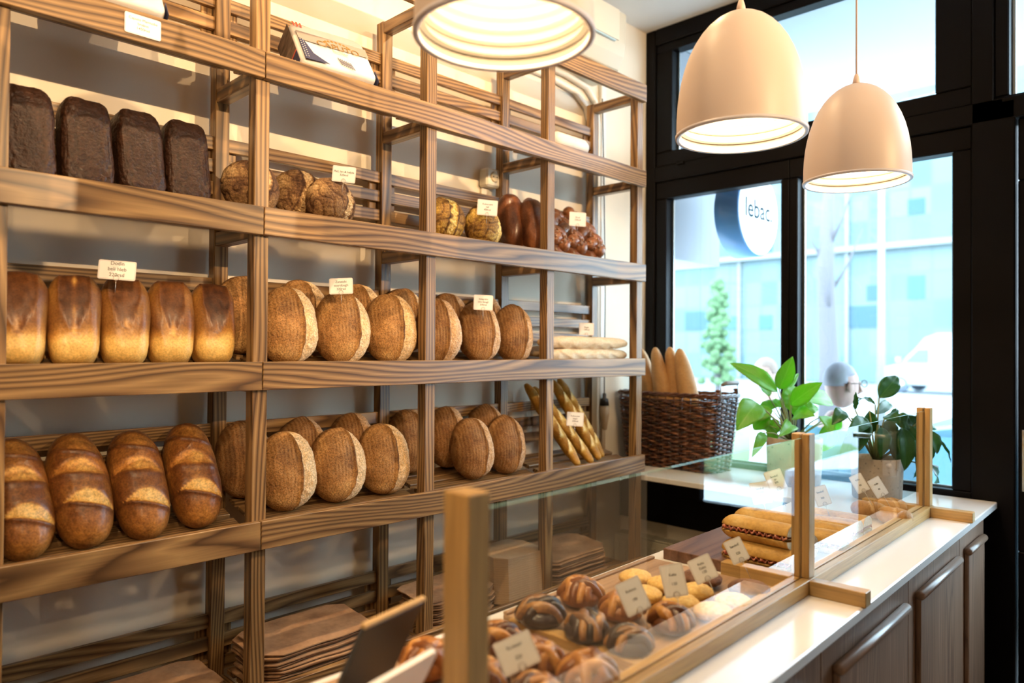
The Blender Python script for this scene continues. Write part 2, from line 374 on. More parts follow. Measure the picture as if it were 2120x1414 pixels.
M['challah'] = crust('sweet_loaf_crust', [(0, (.055, .018, .010)), (.4, (.20, .068, .026)), (.7, (.42, .17, .07)), (1, (.66, .38, .20))], (.8, 1.15), 200, .3, .5, None, .5, .3, 25)
M['nuts'] = mat('nut_topping', (.32, .16, .08), .35)
M['bag_white'] = crust('pale_baguette_crust', [(0, (.42, .25, .12)), (.4, (.66, .47, .27)), (1, (.86, .74, .55))], (.85, 1.1), 200, .7, .5)
M['bag_gold'] = crust('corn_baguette_crust', [(0, (.10, .035, .008)), (.4, (.46, .22, .03)), (.75, (.74, .46, .10)), (1, (.90, .68, .32))], (.75, 1.15), 260, .6, .6)
M['bag_roll'] = crust('smooth_baguette_crust', [(0, (.30, .14, .045)), (.5, (.52, .29, .11)), (1, (.72, .50, .27))], (.9, 1.08), 200, .55, .3)
M['crumb'] = crust('bread_crumb', [(0, (.72, .60, .42)), (1, (.88, .80, .64))], (.8, 1.1), 120, .9, .8)
# ================================================================== LOAF SHAPES  (base at z=0, long axis up, scored top crust towards -y)
def N3(p, s, seed=0): return noise.noise(Vector((p[0]*s+seed*7.3, p[1]*s-seed*3.1, p[2]*s+seed*1.7)))
def loaf(mb, w, t, h, fn, nu=132, nv=104, e=(2, 2), Mx=None):
    """superellipsoid: e[0] exponent along z profile, e[1] exponent of the cross-section"""
    def se(c, p): return math.copysign(abs(c)**(2/p), c)
    vs = []; ks = []
    for i in range(nv+1):
        th = PI*i/nv; sz, cz = se(math.sin(th), e[0]), se(math.cos(th), e[0])
        for j in range(nu):
            ph = 2*PI*j/nu; q = Vector((sz*se(math.cos(ph), e[1]), sz*se(math.sin(ph), e[1]), cz))
            off, k, sh = fn(q); nn = Vector((q.x*h/w, q.y*h/t, q.z*w/h)); nn = nn.normalized() if nn.length > 1e-6 else Vector((0, 0, 1))
            p = Vector((q.x*w/2*sh[0], q.y*t/2*sh[1], q.z*h/2))+nn*off
            vs.append((p.x, p.y, p.z+h/2)); ks.append(max(0, min(1, k)))
    fs = [(i*nu+j, (i+1)*nu+j, (i+1)*nu+(j+1) % nu, i*nu+(j+1) % nu) for i in range(nv) for j in range(nu)]
    mb.add(vs, fs, None, ks, Mx, True); return mb
def sm(a, b, x): x = max(0, min(1, (x-a)/(b-a))); return x*x*(3-2*x)
def fn_sour(seed, side=1, pale=1.0):
    rs = random.Random(seed); A = rs.uniform(.34, .50); B = rs.uniform(-.06, .08); ph = rs.uniform(-.1, .1)
    def f(q):
        n = N3(q, 1.6, seed); n2 = N3(q, 5, seed); n4 = N3(q, 16, seed)
        off = .004*n+.0012*n2; x = q.x*side
        # outline: slightly egg shaped
        sh = (1+.05*q.z*(-1), 1)
        xc = B+A*math.sqrt(max(0, 1-((q.z+ph)/1.05)**2))-.10+.03*n2
        dd = x-xc; fr = sm(.25, -.05, q.y)            # only over the front half and its edge
        k = .40+.16*n+.05*n4+.10*sm(.3, .9, -q.z)
        k -= .10*sm(-.4, 0, dd)*fr
        lip = math.exp(-((dd+.045)/.045)**2)*fr; off += .0065*lip*sm(1, .75, abs(q.z))
        k -= .30*math.exp(-((dd+.012)/.030)**2)*fr
        tear = sm(.0, .05, dd)*fr*sm(1.02, .9, abs(q.z))
        off -= .0045*tear*sm(.35, .05, dd); off += .0018*tear*n4
        k = k*(1-tear)+tear*(.80+.18*n4+.08*n2)*pale
        # back / base of the loaf
        k = k*(1-sm(.3, .8, q.y))+.33*sm(.3, .8, q.y)
        return off, k, sh
    return f
def fn_tin(seed):
    rs = random.Random(seed); tip = rs.uniform(-.48, -.34); hw = rs.uniform(.42, .52); cx = rs.uniform(-.05, .08); dk = rs.uniform(-.05, .10)
    def f(q):
        n = N3(q, 1.7, seed); n2 = N3(q, 6, seed)
        z = q.z; mush = sm(-.55, .15, z)
        sh = (.93+.07*mush-.13*sm(.55, 1., z)*abs(q.x), .82+.18*mush)
        off = .003*n+.0006*n2
        k = .78-.46*sm(-.66, -.16, z+.10*n)-.14*n
        front = sm(.1, -.3, q.y)
        ww = hw*1.15*max(0, min(1, (z-tip)/.75))**.75; dx = abs(q.x-cx)
        flame = sm(ww+.05, ww-.04, dx)*front*sm(tip-.02, tip+.05, z)
        k = k*(1-flame)+flame*(.17-dk+.10*n2+.62*sm(.05, tip-.02, z)*sm(.4, .0, dx/max(ww, .05)*.5)*1.0)
        off -= .0025*flame; edge = math.exp(-((dx-ww)/.05)**2)*front*sm(tip, tip+.1, z); off += .0025*edge
        # bright torn seam in the middle of the score
        seam = math.exp(-((q.x-cx-.05*math.sin(4*z))/.03)**2)*front*sm(-.15, .1, z)*(1 if seed % 3 == 0 else .15); k += .55*seam
        k = k*(1-sm(.75, .95, z)*.35)
        k += .12*sm(.5, .9, -q.x)*sm(0, .6, z)          # paler shoulder
        return off, k, sh
    return f
def fn_batard(seed):
    rs = random.Random(seed); c = [rs.uniform(-.48, -.36), rs.uniform(.08, .18), rs.uniform(.58, .68)]
    def f(q):
        n = N3(q, 1.6, seed); n2 = N3(q, 7, seed); off = .003*n+.0006*n2
        k = .30-.12*n+.03*n2; fr = sm(.35, -.1, q.y)
        for i, cc in enumerate(c):
            zz = q.z+.10*q.x-.16*(1-q.x*q.x)-cc+.08; xs = q.x-(.12, -.10, .08)[i]; wd = .155*max(.02, 1-(xs/.88)**2)
            band = sm(wd, wd*.7, abs(zz))*fr*sm(1, .85, abs(q.x))
            k = k*(1-band)+band*(.86-.20*i+.10*n2-.25*abs(q.x)); off -= .002*band
            off += .0035*math.exp(-((zz+wd)/.04)**2)*fr*sm(.95, .6, abs(q.x)); k -= .12*math.exp(-((zz+wd+.03)/.04)**2)*fr
        k += .12*sm(.5, 1, -q.z)
        return off, k, (1, 1)
    return f
def fn_rye(seed):
    def f(q):
        n = N3(q, 2, seed); n2 = N3(q, 7, seed); n3 = N3(q, 18, seed)
        return .0035*n+.0018*n2+.0010*n3, .45+.3*n2+.15*n3, (1-.06*sm(.5, 1, q.z)*0+.03*q.z*-1, 1)
    return f
def fn_boule(seed, rough_=1.0):
    rs = random.Random(seed); a = rs.uniform(-.3, .3)
    def f(q):
        n = N3(q, 1.5, seed); n2 = N3(q, 5, seed+3); n3 = N3(q, 15, seed)
        rid = 1-abs(N3(q, 2.3, seed+9))*4; rid = max(0, rid)
        x = q.x-a-.22*q.z
        tear = sm(.24, .14, abs(x-.06*n2*3))*sm(.3, -.2, q.y)
        off = .004*n+.0015*n2-.004*tear*rough_+tear*.005*n3*rough_-.003*rid*rid*rough_
        k = .30+.22*sm(.2, .9, -q.z)+.10*n3-.10*n
        k = k*(1-tear)+tear*(.80+.45*n3); k -= .25*rid*rid*(1-tear)
        k -= .4*math.exp(-((abs(x)-.25)/.03)**2)*sm(.3, -.2, q.y)
        if x < -.3: k += .09*math.sin(q.z*46+4*n)*.5+.05
        k += .35*sm(.55, .85, -q.x)*sm(-.2, .5, q.z)
        return off, k, (1, 1)
    return f
def mesh_loaf(name, w, t, h, fn, mt, e=(2, 2), nu=132, nv=104): return loaf(MB(), w, t, h, fn, nu, nv, e).build(name, mt)
def set_at(o, x, y, z, lean=0, yaw=0, roll=0):
    o.matrix_world = Matrix.Translation((x, y, z)) @ Rz(yaw) @ Rx(-lean) @ Ry(roll); return o
def proto_copy(o): c = o.copy(); COL.objects.link(c); return c
class Pool:
    """first use hands out the source itself, later uses hand out copies"""
    def __init__(s, makers): s.mk = makers; s.done = {}
    def get(s, i):
        i %= len(s.mk)
        if i not in s.done: s.done[i] = s.mk[i](); return s.done[i]
        return proto_copy(s.done[i])
sour = Pool([lambda sd=sd: mesh_loaf('sourdough_loaf', .168, .125, .222, fn_sour(sd), M['sour'], (2.15, 2.2)) for sd in (1, 2, 3)])
dsour = Pool([lambda sd=sd: mesh_loaf('sourdough_loaf', .155, .125, .218, fn_sour(sd, 1, .92), M['sour_dark'], (2.1, 2.2)) for sd in (4, 5, 6)])
TURN = []
MID = 'middle shelf level of the rack'; LOW = 'lower shelf level of the rack'
def put(pool, i, x, y, k, lean, yaw, label, cat, group, roll=0, dz=.004):
    o = pool.get(i); tag(o, label, cat, group); set_at(o, x, y, floor_z(k, y)+dz, lean, yaw-(10 if pool in TURN else 0), roll); return o
TURN += [sour, dsour]
G3 = 'sourdough loaves standing on the eye-level shelf'; G4 = 'sourdough loaves standing on the shelf below eye level'
for i, (x, y, s, ln, yw, lb) in enumerate([
    (.125, .088, 0, 12, 4, 'pale sourdough loaf in front row of eye-level shelf, first right of the jointed post'),
    (.297, .088, 1, 12, -2, 'round-eared sourdough loaf directly below the Zanatski price card'),
    (.472, .088, 2, 11, -6, 'front sourdough loaf of eye-level shelf, left of the second post, widest pale tear')]):
    put(sour, s, x, y, 3, ln, yw, lb, 'bread', G3)
for i, (x, y, s, ln, yw, lb) in enumerate([
    (.668, .088, 0, 12, -8, 'dark sourdough loaf partly behind the second post on eye-level shelf'),
    (.852, .088, 1, 12, -4, 'dark sourdough loaf under the Integralni price card'),
    (1.022, .088, 2, 12, -10, 'dark sourdough loaf on eye-level shelf just left of the third post')]):
    put(dsour, s, x, y, 3, ln, yw, lb, 'bread', G3)
for i, (x, s, dark, lb) in enumerate([
    (.045, 1, 0, 'sourdough loaf in back row hidden mostly behind the jointed post at eye level'),
    (.225, 2, 0, 'sourdough loaf in back row peeking left of the Zanatski price card'),
    (.425, 0, 0, 'sourdough loaf in back row between the second and third front loaves at eye level'),
    (.600, 1, 0, 'sourdough loaf in back row showing a sliver left of the second post'),
    (.800, 1, 1, 'dark sourdough loaf in back row behind the Integralni card, to its left'),
    (.985, 0, 1, 'dark sourdough loaf in back row to the right of the Integralni card')]):
    put(dsour if dark else sour, s, x, .202, 3, 7, 5-3*i, lb, 'bread', G3)
for i, (x, s, dark, lb) in enumerate([
    (.132, 0, 0, 'large pale sourdough loaf at front of lower shelf, first right of the jointed post'),
    (.296, 1, 0, 'middle one of three pale sourdough loaves at front of the lower shelf'),
    (.462, 2, 0, 'sourdough loaf on lower shelf left of the second post with broad pale tear'),
    (.838, 1, 1, 'dark sourdough loaf at front of lower shelf above the near wooden screen post'),
    (1.003, 2, 1, 'dark sourdough loaf at front of lower shelf beside the third post')]):
    put(dsour if dark else sour, s, x, .098, 4, 15, 2-2*i, lb, 'bread', G4)
for i, (x, s, lb) in enumerate([
    (.055, 1, 'darker sourdough loaf at back of lower shelf behind the jointed post'),
    (.238, 2, 'darker sourdough loaf at back of lower shelf, left of the middle front loaf'),
    (.415, 0, 'darker sourdough loaf at back of lower shelf next to the second rear post'),
    (.640, 1, 'dark sourdough loaf at back of lower shelf cut by the second post'),
    (.810, 0, 'dark sourdough loaf at back of lower shelf above the near screen post, left one'),
    (1.000, 2, 'dark sourdough loaf at back of lower shelf near the third rear post')]):
    put(dsour, s, x, .212, 4, 6, 4-2*i, lb, 'bread', G4)
# white tin loaves
tin = Pool([lambda sd=sd: mesh_loaf('tin_loaf', .111, .128, .212, fn_tin(sd), M['tin'], (4.0, 3.4)) for sd in (3, 1, 2, 4, 5)]); TURN.append(tin)
for i, (x, s, lb) in enumerate([
    (-.512, 1, 'white tin loaf at the left edge of the picture on the eye-level shelf'),
    (-.404, 0, 'white tin loaf with a bright torn seam, left of the Dodin price card'),
    (-.296, 2, 'white tin loaf right under the Dodin price card'),
    (-.190, 3, 'white tin loaf with pale wrinkled lower end, right of the Dodin price card'),
    (-.084, 4, 'darkest white tin loaf, nearest the jointed post')]):
    put(tin, s, x, .100, 3, 17, -4+i, lb, 'bread', 'white tin loaves on the eye-level shelf')
# dark rye blocks
rye = Pool([lambda sd=sd: mesh_loaf('rye_loaf', .104, .085, .218, fn_rye(sd), M['rye'], (5.5, 5)) for sd in (1, 2)])
for i, (x, lb) in enumerate([
    (-.500, 'nearly black rye block at the left edge, cut by the picture'),
    (-.383, 'nearly black rye block, second from the left, with a gap on its left side'),
    (-.268, 'nearly black rye block, third from the left'),
    (-.158, 'nearly black rye block at the right end beside the rear post')]):
    put(rye, i, x, .090, 2, 12, (-2, 1, 3, -1)[i], lb, 'bread', 'dark rye blocks on the second shelf')
# striped batards
bat = Pool([lambda sd=sd: mesh_loaf('batard_loaf', .128, .118, .285, fn_batard(sd), M['batard'], (2.6, 2.1)) for sd in (1, 2, 3, 4)])
for i, (x, dz, lb) in enumerate([
    (-.490, 0, 'glossy batard with three pale slashes at the left picture edge'),
    (-.372, .004, 'glossy batard with dark bands, second from the left on the lower shelf'),
    (-.246, 0, 'glossy batard with a creamy slash, third from the left on the lower shelf'),
    (-.120, .008, 'glossy batard with the brightest lower slash, nearest the jointed post')]):
    put(bat, i, x, .075, 4, 33, (6, 3, 0, -4)[i], lb, 'bread', 'slashed batards on the lower shelf', dz=.006+dz)
# cracked rye boules and corn loaves
boul = Pool([lambda sd=sd: mesh_loaf('rye_boule', .165, .125, .150, fn_boule(sd), M['boule']) for sd in (2, 5, 7)])
for i, (x, y, ln, yw, lb) in enumerate([
    (.020, .105, 8, 12, 'dark cracked boule half hidden behind the jointed post'),
    (.196, .165, 6, 5, 'dark cracked boule behind the one holding the Raž price card'),
    (.262, .085, 12, 20, 'crumbly pale cracked boule under the Raž, lan and heljda price card')]):
    put(boul, (1, 2, 0)[i], x, y, 2, ln, yw, lb, 'bread', 'cracked rye boules on the second shelf')
corn = Pool([lambda sd=sd: mesh_loaf('corn_bread_loaf', .160, .125, .158, fn_boule(sd, .8), M['corn']) for sd in (12, 15)])
for i, (x, y, ln, yw, lb) in enumerate([
    (.720, .125, 10, 0, 'yellow corn loaf just right of the second post'),
    (.878, .085, 14, 22, 'yellow corn loaf under its price card on the second shelf')]):
    put(corn, i, x, y, 2, ln, yw, lb, 'bread', 'corn loaves on the second shelf')
# sweet plaited loaves with a nut crust
def make_challah(sd, name='plaited_loaf'):
    rs = random.Random(sd); mb = MB(); L = .30
    def fn(q): n = N3(q, 3, sd); return 1+.05*n, .55+.3*n
    loaf(mb, .122, .095, L, lambda q: (.003*N3(q, 2, sd), .45+.3*N3(q, 3, sd), (1, 1)), 40, 30, (2.6, 2.1))
    for i in range(8):
        s_ = -1 if i % 2 else 1; z = .03+i*(L-.06)/7; wf = math.sin(PI*(.14+.72*i/7))
        mb.ell((0, 0, 0), (.042*wf+.008, .028, .027), T(s_*.022*wf, -.030-.012*wf, z) @ Ry(s_*38), 18, 10, fn=fn)
    o = mb.build(name, M['challah']); nb = MB()
    for i in range(70):
        z = rs.uniform(.015, L*.72); x = rs.uniform(-.042, .042); r = rs.uniform(.0025, .006)
        nb.ell((x, -.050-.010*math.cos(x*30)-rs.uniform(0, .004)+.18*max(0, .04-z), z), (r, r, r*.8), None, 7, 5)
    nb.build('nut_topping', M['nuts'], o); return o
ch = {}
for i, (x, y, ln, yw, s, lb) in enumerate([
    (1.110, .175, 10, 8, 'p', 'tall glossy brown loaf in shade just left of the third post'),
    (1.165, .105, 12, 4, 'p', 'glossy brown loaf mostly hidden behind the third post'),
    (1.270, .085, 42, 4, 'n', 'nut-topped plaited loaf right of the third post, left of its price card'),
    (1.372, .080, 44, 0, 'n', 'nut-topped plaited loaf leaning forward under the Brioche price card'),
    (1.492, .085, 42, -6, 'n', 'nut-topped plaited loaf at the right end near the bright wall'),
    (1.330, .215, 18, 10, 'p', 'dark glossy loaf standing behind the nut-topped plaited ones')]):
    if s not in ch:
        o = make_challah(21) if s == 'n' else mesh_loaf('brown_loaf', .118, .10, .225, lambda q: (.004*N3(q, 1.5, 8), .35+.3*N3(q, 2, 8), (1, 1)), M['challah'], (2.6, 2.3))
        ch[s] = o
    else: o = copy_tree(ch[s])
    tag(o, lb, 'bread', 'sweet brown loaves on the second shelf'); set_at(o, x, y-(.0 if s == 'n' else 0), floor_z(2, y)+(.012 if s == 'n' else .004), ln, yw)
# baguettes
def make_baguette(name, L, r, mt, sd, nsc=4, flat=.85, taper=.10, depth=.0022, tip=.45):
    """lies along z, scored side towards -y"""
    def f(q):
        n = N3((q.x, q.y, q.z*4), 1.3, sd); n3 = N3((q.x, q.y, q.z*10), 4, sd); k = .42+.15*n+.08*n3; off = .0022*n+.0006*n3
        fr = sm(.2, -.35, q.y)
        for i in range(nsc):
            c = -.72+1.44*(i+.5)/max(1, nsc); zz = q.z-c; a = q.x-zz*3.2
            sc = sm(.42, .30, abs(a)*1.)*sm(.72/max(nsc, 1)*1.15, .5/max(nsc, 1), abs(zz))*fr if nsc else 0
            k = k*(1-sc)+sc*(.92+.1*n3); off -= depth*sc
            off += depth*1.3*math.exp(-((a+.45)/.12)**2)*sm(.72/max(nsc, 1)*1.15, .5/max(nsc, 1), abs(zz))*fr; k -= .2*math.exp(-((a+.45)/.1)**2)*fr*sm(.72/max(nsc, 1)*1.15, .5/max(nsc, 1), abs(zz))
        return off, k, (1, flat)
    return mesh_loaf(name, 2*r, 2*r, L, f, mt, (2.9 if nsc else 2.25, 2), 36, 96)
bw = make_baguette('baguette', .56, .029, M['bag_white'], 3, 5, .9)
tag(bw, 'pale floury baguette lying along the shelf, lower one of two', 'bread', 'pale baguettes stacked on the eye-level shelf')
bw.matrix_world = Matrix.Translation((1.135, .060, 1.513)) @ Rz(2) @ Ry(90) @ Rz(30)
b2 = proto_copy(bw); tag(b2, 'pale floury baguette lying on top of another beneath the small card', 'bread', 'pale baguettes stacked on the eye-level shelf')
b2.matrix_world = Matrix.Translation((1.125, .070, 1.562)) @ Rz(0) @ Ry(90) @ Rz(70)
b3 = proto_copy(bw); tag(b3, 'pale baguette lying behind the two front ones', 'bread', 'pale baguettes stacked on the eye-level shelf')
b3.matrix_world = Matrix.Translation((1.13, .130, 1.528)) @ Rz(1) @ Ry(90) @ Rz(50)
bp = None
def between(o, a, b, roll=0):
    a, b = Vector(a), Vector(b); q = (b-a).to_track_quat('Z', 'Y').to_matrix().to_4x4()
    # keep the scored side (-y) turned to the shop
    zz = (b-a).normalized(); yy = Vector((0, 1, 0)); yy = (yy-zz*yy.dot(zz)).normalized(); xx = yy.cross(zz)
    m3 = Matrix((xx, yy, zz)).transposed().to_4x4(); m3.translation = a; o.matrix_world = m3 @ Rz(roll)
for i, (a, b, lb) in enumerate([
    ((1.345, .050, 1.080), (1.262, .262, 1.395), 'slim golden baguette leaning at the left beside the third post'),
    ((1.437, .055, 1.080), (1.330, .262, 1.360), 'slim golden baguette leaning under the small price card on the lower shelf'),
    ((1.505, .070, 1.084), (1.440, .262, 1.385), 'slim golden baguette behind the price card, dark pointed tip'),
    ((1.545, .085, 1.088), (1.520, .264, 1.350), 'rightmost slim golden baguette on the lower shelf')]):
    if bp is None: bp = make_baguette('slim_baguette', .39, .0262, M['bag_gold'], 5, 4, .9, depth=.003); o = bp
    else: o = proto_copy(bp)
    tag(o, lb, 'bread', 'slim golden baguettes leaning on the lower shelf'); between(o, a, b, 15)
# ================================================================== PRICE CARDS
M['card'] = mat('laminated_white_card', (.93, .92, .91), .3, spec=.5); M['cardrim'] = mat('clear_laminate_rim', (.82, .78, .77), .25)
M['ink'] = mat('black_ink', (.02, .02, .025), .6)
def rrect(w, h, r, n=5):
    p = []
    for cx, cy, a0 in ((w/2-r, h/2-r, 0), (-w/2+r, h/2-r, 90), (-w/2+r, -h/2+r, 180), (w/2-r, -h/2+r, 270)):
        for i in range(n+1): a = math.radians(a0+90*i/n); p.append((cx+r*math.cos(a), cy+r*math.sin(a)))
    return p
def text_obj(lines, size, parent, mt, loc=(0, 0, 0), rot=(PI/2, 0, 0), name='lettering', spacing=1.15, ext=.0001, bold=0.):
    cu = bpy.data.curves.new(name, 'FONT'); cu.body = '\n'.join(lines); cu.size = size; cu.align_x = 'CENTER'; cu.align_y = 'CENTER'; cu.space_line = spacing; cu.extrude = ext; cu.offset = bold
    to = bpy.data.objects.new('tmp_text', cu); COL.objects.link(to); bpy.context.view_layer.update()
    me = bpy.data.meshes.new_from_object(to.evaluated_get(bpy.context.evaluated_depsgraph_get())); bpy.data.objects.remove(to)
    me.materials.clear(); me.materials.append(mt)
    o = bpy.data.objects.new(name, me); COL.objects.link(o); o.location = loc; o.rotation_euler = rot
    if parent: o.parent = parent
    return o
def card(loc, w, h, lines, label, yaw=-40, tilt=8, roll=0, size=.0085, pin=.03, group='small white price cards', ring=True):
    """loc = centre of the card; front towards -y before yaw"""
    t_ = thing('price_card', label, 'price card', loc, 0, group)
    t_.matrix_world = Matrix.Translation(loc) @ Rz(yaw) @ Ry(roll) @ Rx(-tilt)
    MB().prism(rrect(w, h, .004), 0, .0012, None, 1).build('card', M['cardrim'], t_)
    MB().prism(rrect(w-.006, h-.006, .0025), -.0003, 0, None, 1).build('paper', M['card'], t_)
    if lines: text_obj(lines, size, t_, M['ink'], (0, -.0005, .002))
    if pin:
        mb = MB(); c = [(.006*math.cos(a), -.0018, -h/2+.004+.006*math.sin(a)) for a in [i*PI/8-PI/2 for i in range(17)]]
        if ring: mb.tube(c, .0006, 6)
        mb.tube([(0, -.0018, -h/2-.002), (0, -.0005, -h/2-pin)], .0006, 6); mb.build('wire_pin', M['wire'], t_)
    return t_
card((-.335, .035, 1.711), .078, .044, ['Dodin', 'beli hleb', '220rsd'], 'white price card reading Dodin beli hleb on a tin loaf', -30, 5, 3, .0115)
card((.262, .040, 2.036), .066, .048, ['Raž, lan & heljda', '320rsd'], 'white price card reading Raž, lan & heljda on a cracked boule', -36, 8, 4, .0085)
card((.243, .020, 1.712), .066, .046, ['Zanatski', 'sourdough', '320rsd'], 'white price card reading Zanatski sourdough on a pale loaf', -40, 8, -3, .0092)
card((.810, .035, 1.694), .066, .052, ['Integralni', 'sourdough', '330rsd'], 'white price card reading Integralni sourdough on a dark loaf', -38, 4, 2, .0085)
card((.826, .035, 2.020), .070, .055, ['Kukuruzni', 'raž', '400rsd'], 'white price card on the yellow corn loaf of the second shelf', -40, 6, 4, .0085)
card((1.293, .020, 2.040), .066, .056, ['Brioš', '350rsd'], 'white price card stuck in the plaited nut loaves', -40, 6, 3, .0085)
card((1.395, .055, 1.618), .060, .050, ['Baget', '150rsd'], 'white price card above the two pale baguettes', -40, 4, 2, .0085)
card((1.285, .020, 1.268), .066, .054, ['Kukuruzni', 'baget', '200rsd'], 'white price card on the slim golden baguettes', -40, 8, 4, .0085)
c = card((-.2985, -.0045, 2.2685), .078, .046, ['Caputo Manitoba', 'brašno', '1450rsd'], 'white price card reading Caputo Manitoba stuck flat on the top rail', 0, 0, 0, .0088, 0)
# ================================================================== COUNTER (runs 1.6 degrees off the rack)
CM = Matrix.Translation((0, -1.244, 0)) @ Rz(1.6)
def cpt(s, n, z): return CM @ Vector((s, n, z))
def cthing(name, label, cat, s, n, z, group=None, yaw=0):
    t_ = thing(name, label, cat, (0, 0, 0), 0, group); t_.matrix_world = CM @ Matrix.Translation((s, n, z)) @ Rz(yaw); return t_
WZ = 1.0
M['mould'] = wood('satin_moulding', (.34, .21, .135), (.28, .17, .11), (.2, .12, .08), .32, 3, 5, spec=.6, contrast=.4, grain=.4)
mb = MB(); mb.box((-1.9, 0, WZ-.024), (2.196, .535, WZ), CM, bev=.003)
o = mb.build('worktop', M['white']); tag(o, 'glossy white worktop of the sales counter', 'worktop')
o = MB().box((1.732, -.700, WZ-.022), (2.255, .322, WZ-.0005), bev=.002).build('window_sill_board', M['white']); tag(o, 'white sill board under the windows carrying basket and plants', 'window sill')
cab = cthing('counter_cabinet', 'walnut stained counter front with raised panels under the white worktop', 'counter', 0, .02, 0)
MB().box((-1.88, .03, 0), (2.07, .50, WZ-.0245)).build('carcass', M['cab'], cab)
for a, b in [(-1.88, -1.2), (-1.2, -.6), (-.6, 0), (0, .54), (.54, 1.14), (1.14, 1.705), (1.705, 2.07)]:
    mb = MB(); mb.box((a+.001, 0, .09), (b-.001, .0295, WZ-.0245), axis=2); mb.build('front_board', M['cab'], cab)
    p0, p1 = a+.058, b-.058; zb, zt = .16, .905
    mb = MB()
    # raised panel with a rounded moulding round it
    mb.box((p0+.004, -.014, zb), (p1-.004, 0, zt), axis=2, bev=.006); rp = mb.build('raised_panel', M['cab'], cab)
    mb = MB(); mb.tube([(p0, -.010, zt+.002), (p0+.004, -.012, zt+.002), (p1-.004, -.012, zt+.002), (p1, -.010, zt+.002)], [.007, .0125, .0125, .007], 12); mb.build('top_moulding', M['mould'], rp)
MB().box((-1.86, .05, 0), (2.05, .06, .085)).build('plinth', M['black'], cab)
# ---- glass screen standing on the worktop
scr = cthing('glass_screen', 'clear glass counter screen held by short light wooden posts and rails', 'glass screen', 0, 0, WZ)
RN0, RN1, RH = .112, .156, .032
for s0 in (-.313, .734, 1.768):
    mb = MB()
    for a, b in ((RN0+.004, .1325), (.1375, RN1)): mb.box((s0, a, RH), (s0+.034, b, .352 if s0 > 0 else .365), axis=2)
    if s0 < 0:
        mb = MB(); mb.box((s0, RN0, RH), (s0+.036, RN1, .368), axis=2)
    mb.build('post', M['beech'], scr)
    MB().box((s0-.012, -.006, 0), (s0+.022, RN0-.0005, RH)).build('foot', M['beech'], scr)
    if s0 > 0: MB().box((s0-.012, RN1+.0005, 0), (s0+.022, RN1+.165, RH)).build('foot', M['beech'], scr)
    else: MB().box((s0-.012, RN1+.0005, 0), (s0+.022, RN1+.1, RH)).build('foot', M['beech'], scr)
MB().box((.124, RN1+.0005, 0), (.152, RN1+.30, .02)).build('divider', M['beech'], scr)
for a, b in ((-.60, .7335), (.7345, 1.802)):
    mb = MB(); mb.box((a, RN0, 0), (b, .1325, RH)); mb.build('base_rail', M['beech'], scr)
    mb = MB(); mb.box((a, .1375, 0), (b, RN1, RH)); mb.build('base_rail', M['beech'], scr)
for a, b in ((-.276, .736), (.766, 1.770)):
    mb = MB(); mb.box((a, .1328, .006), (b, .1372, .342), bev=0); g_ = mb.build('glass_pane', [M['screen'], M['edge']], scr)
    for p in g_.data.polygons:
        if abs(p.normal.z) > .9: p.material_index = 1
# ---- trays
tray = cthing('birch_tray', 'flat light wooden tray under the buns and cookies', 'tray', .155, .165, WZ)
MB().box((0, 0, 0), (.545, .335, .010)).build('board', M['tray'], tray)
for n in (0, .323): MB().box((0, n, .010), (.545, n+.012, .016)).build('rim', M['tray'], tray)
tr2 = cthing('birch_tray', 'flat light wooden tray beside the near screen post with glazed buns', 'tray', -.42, .165, WZ)
MB().box((0, 0, 0), (.530, .335, .010)).build('board', M['tray'], tr2)
tr3 = cthing('walnut_board', 'thick dark walnut serving board under the filled sandwiches', 'board', .742, .315, WZ)
MB().box((0, 0, 0), (.62, .175, .028)).build('board', M['walnut'], tr3); MB().box((.01, -.135, 0), (.62, -.003, .010)).build('lower_board', M['walnut'], tr3)
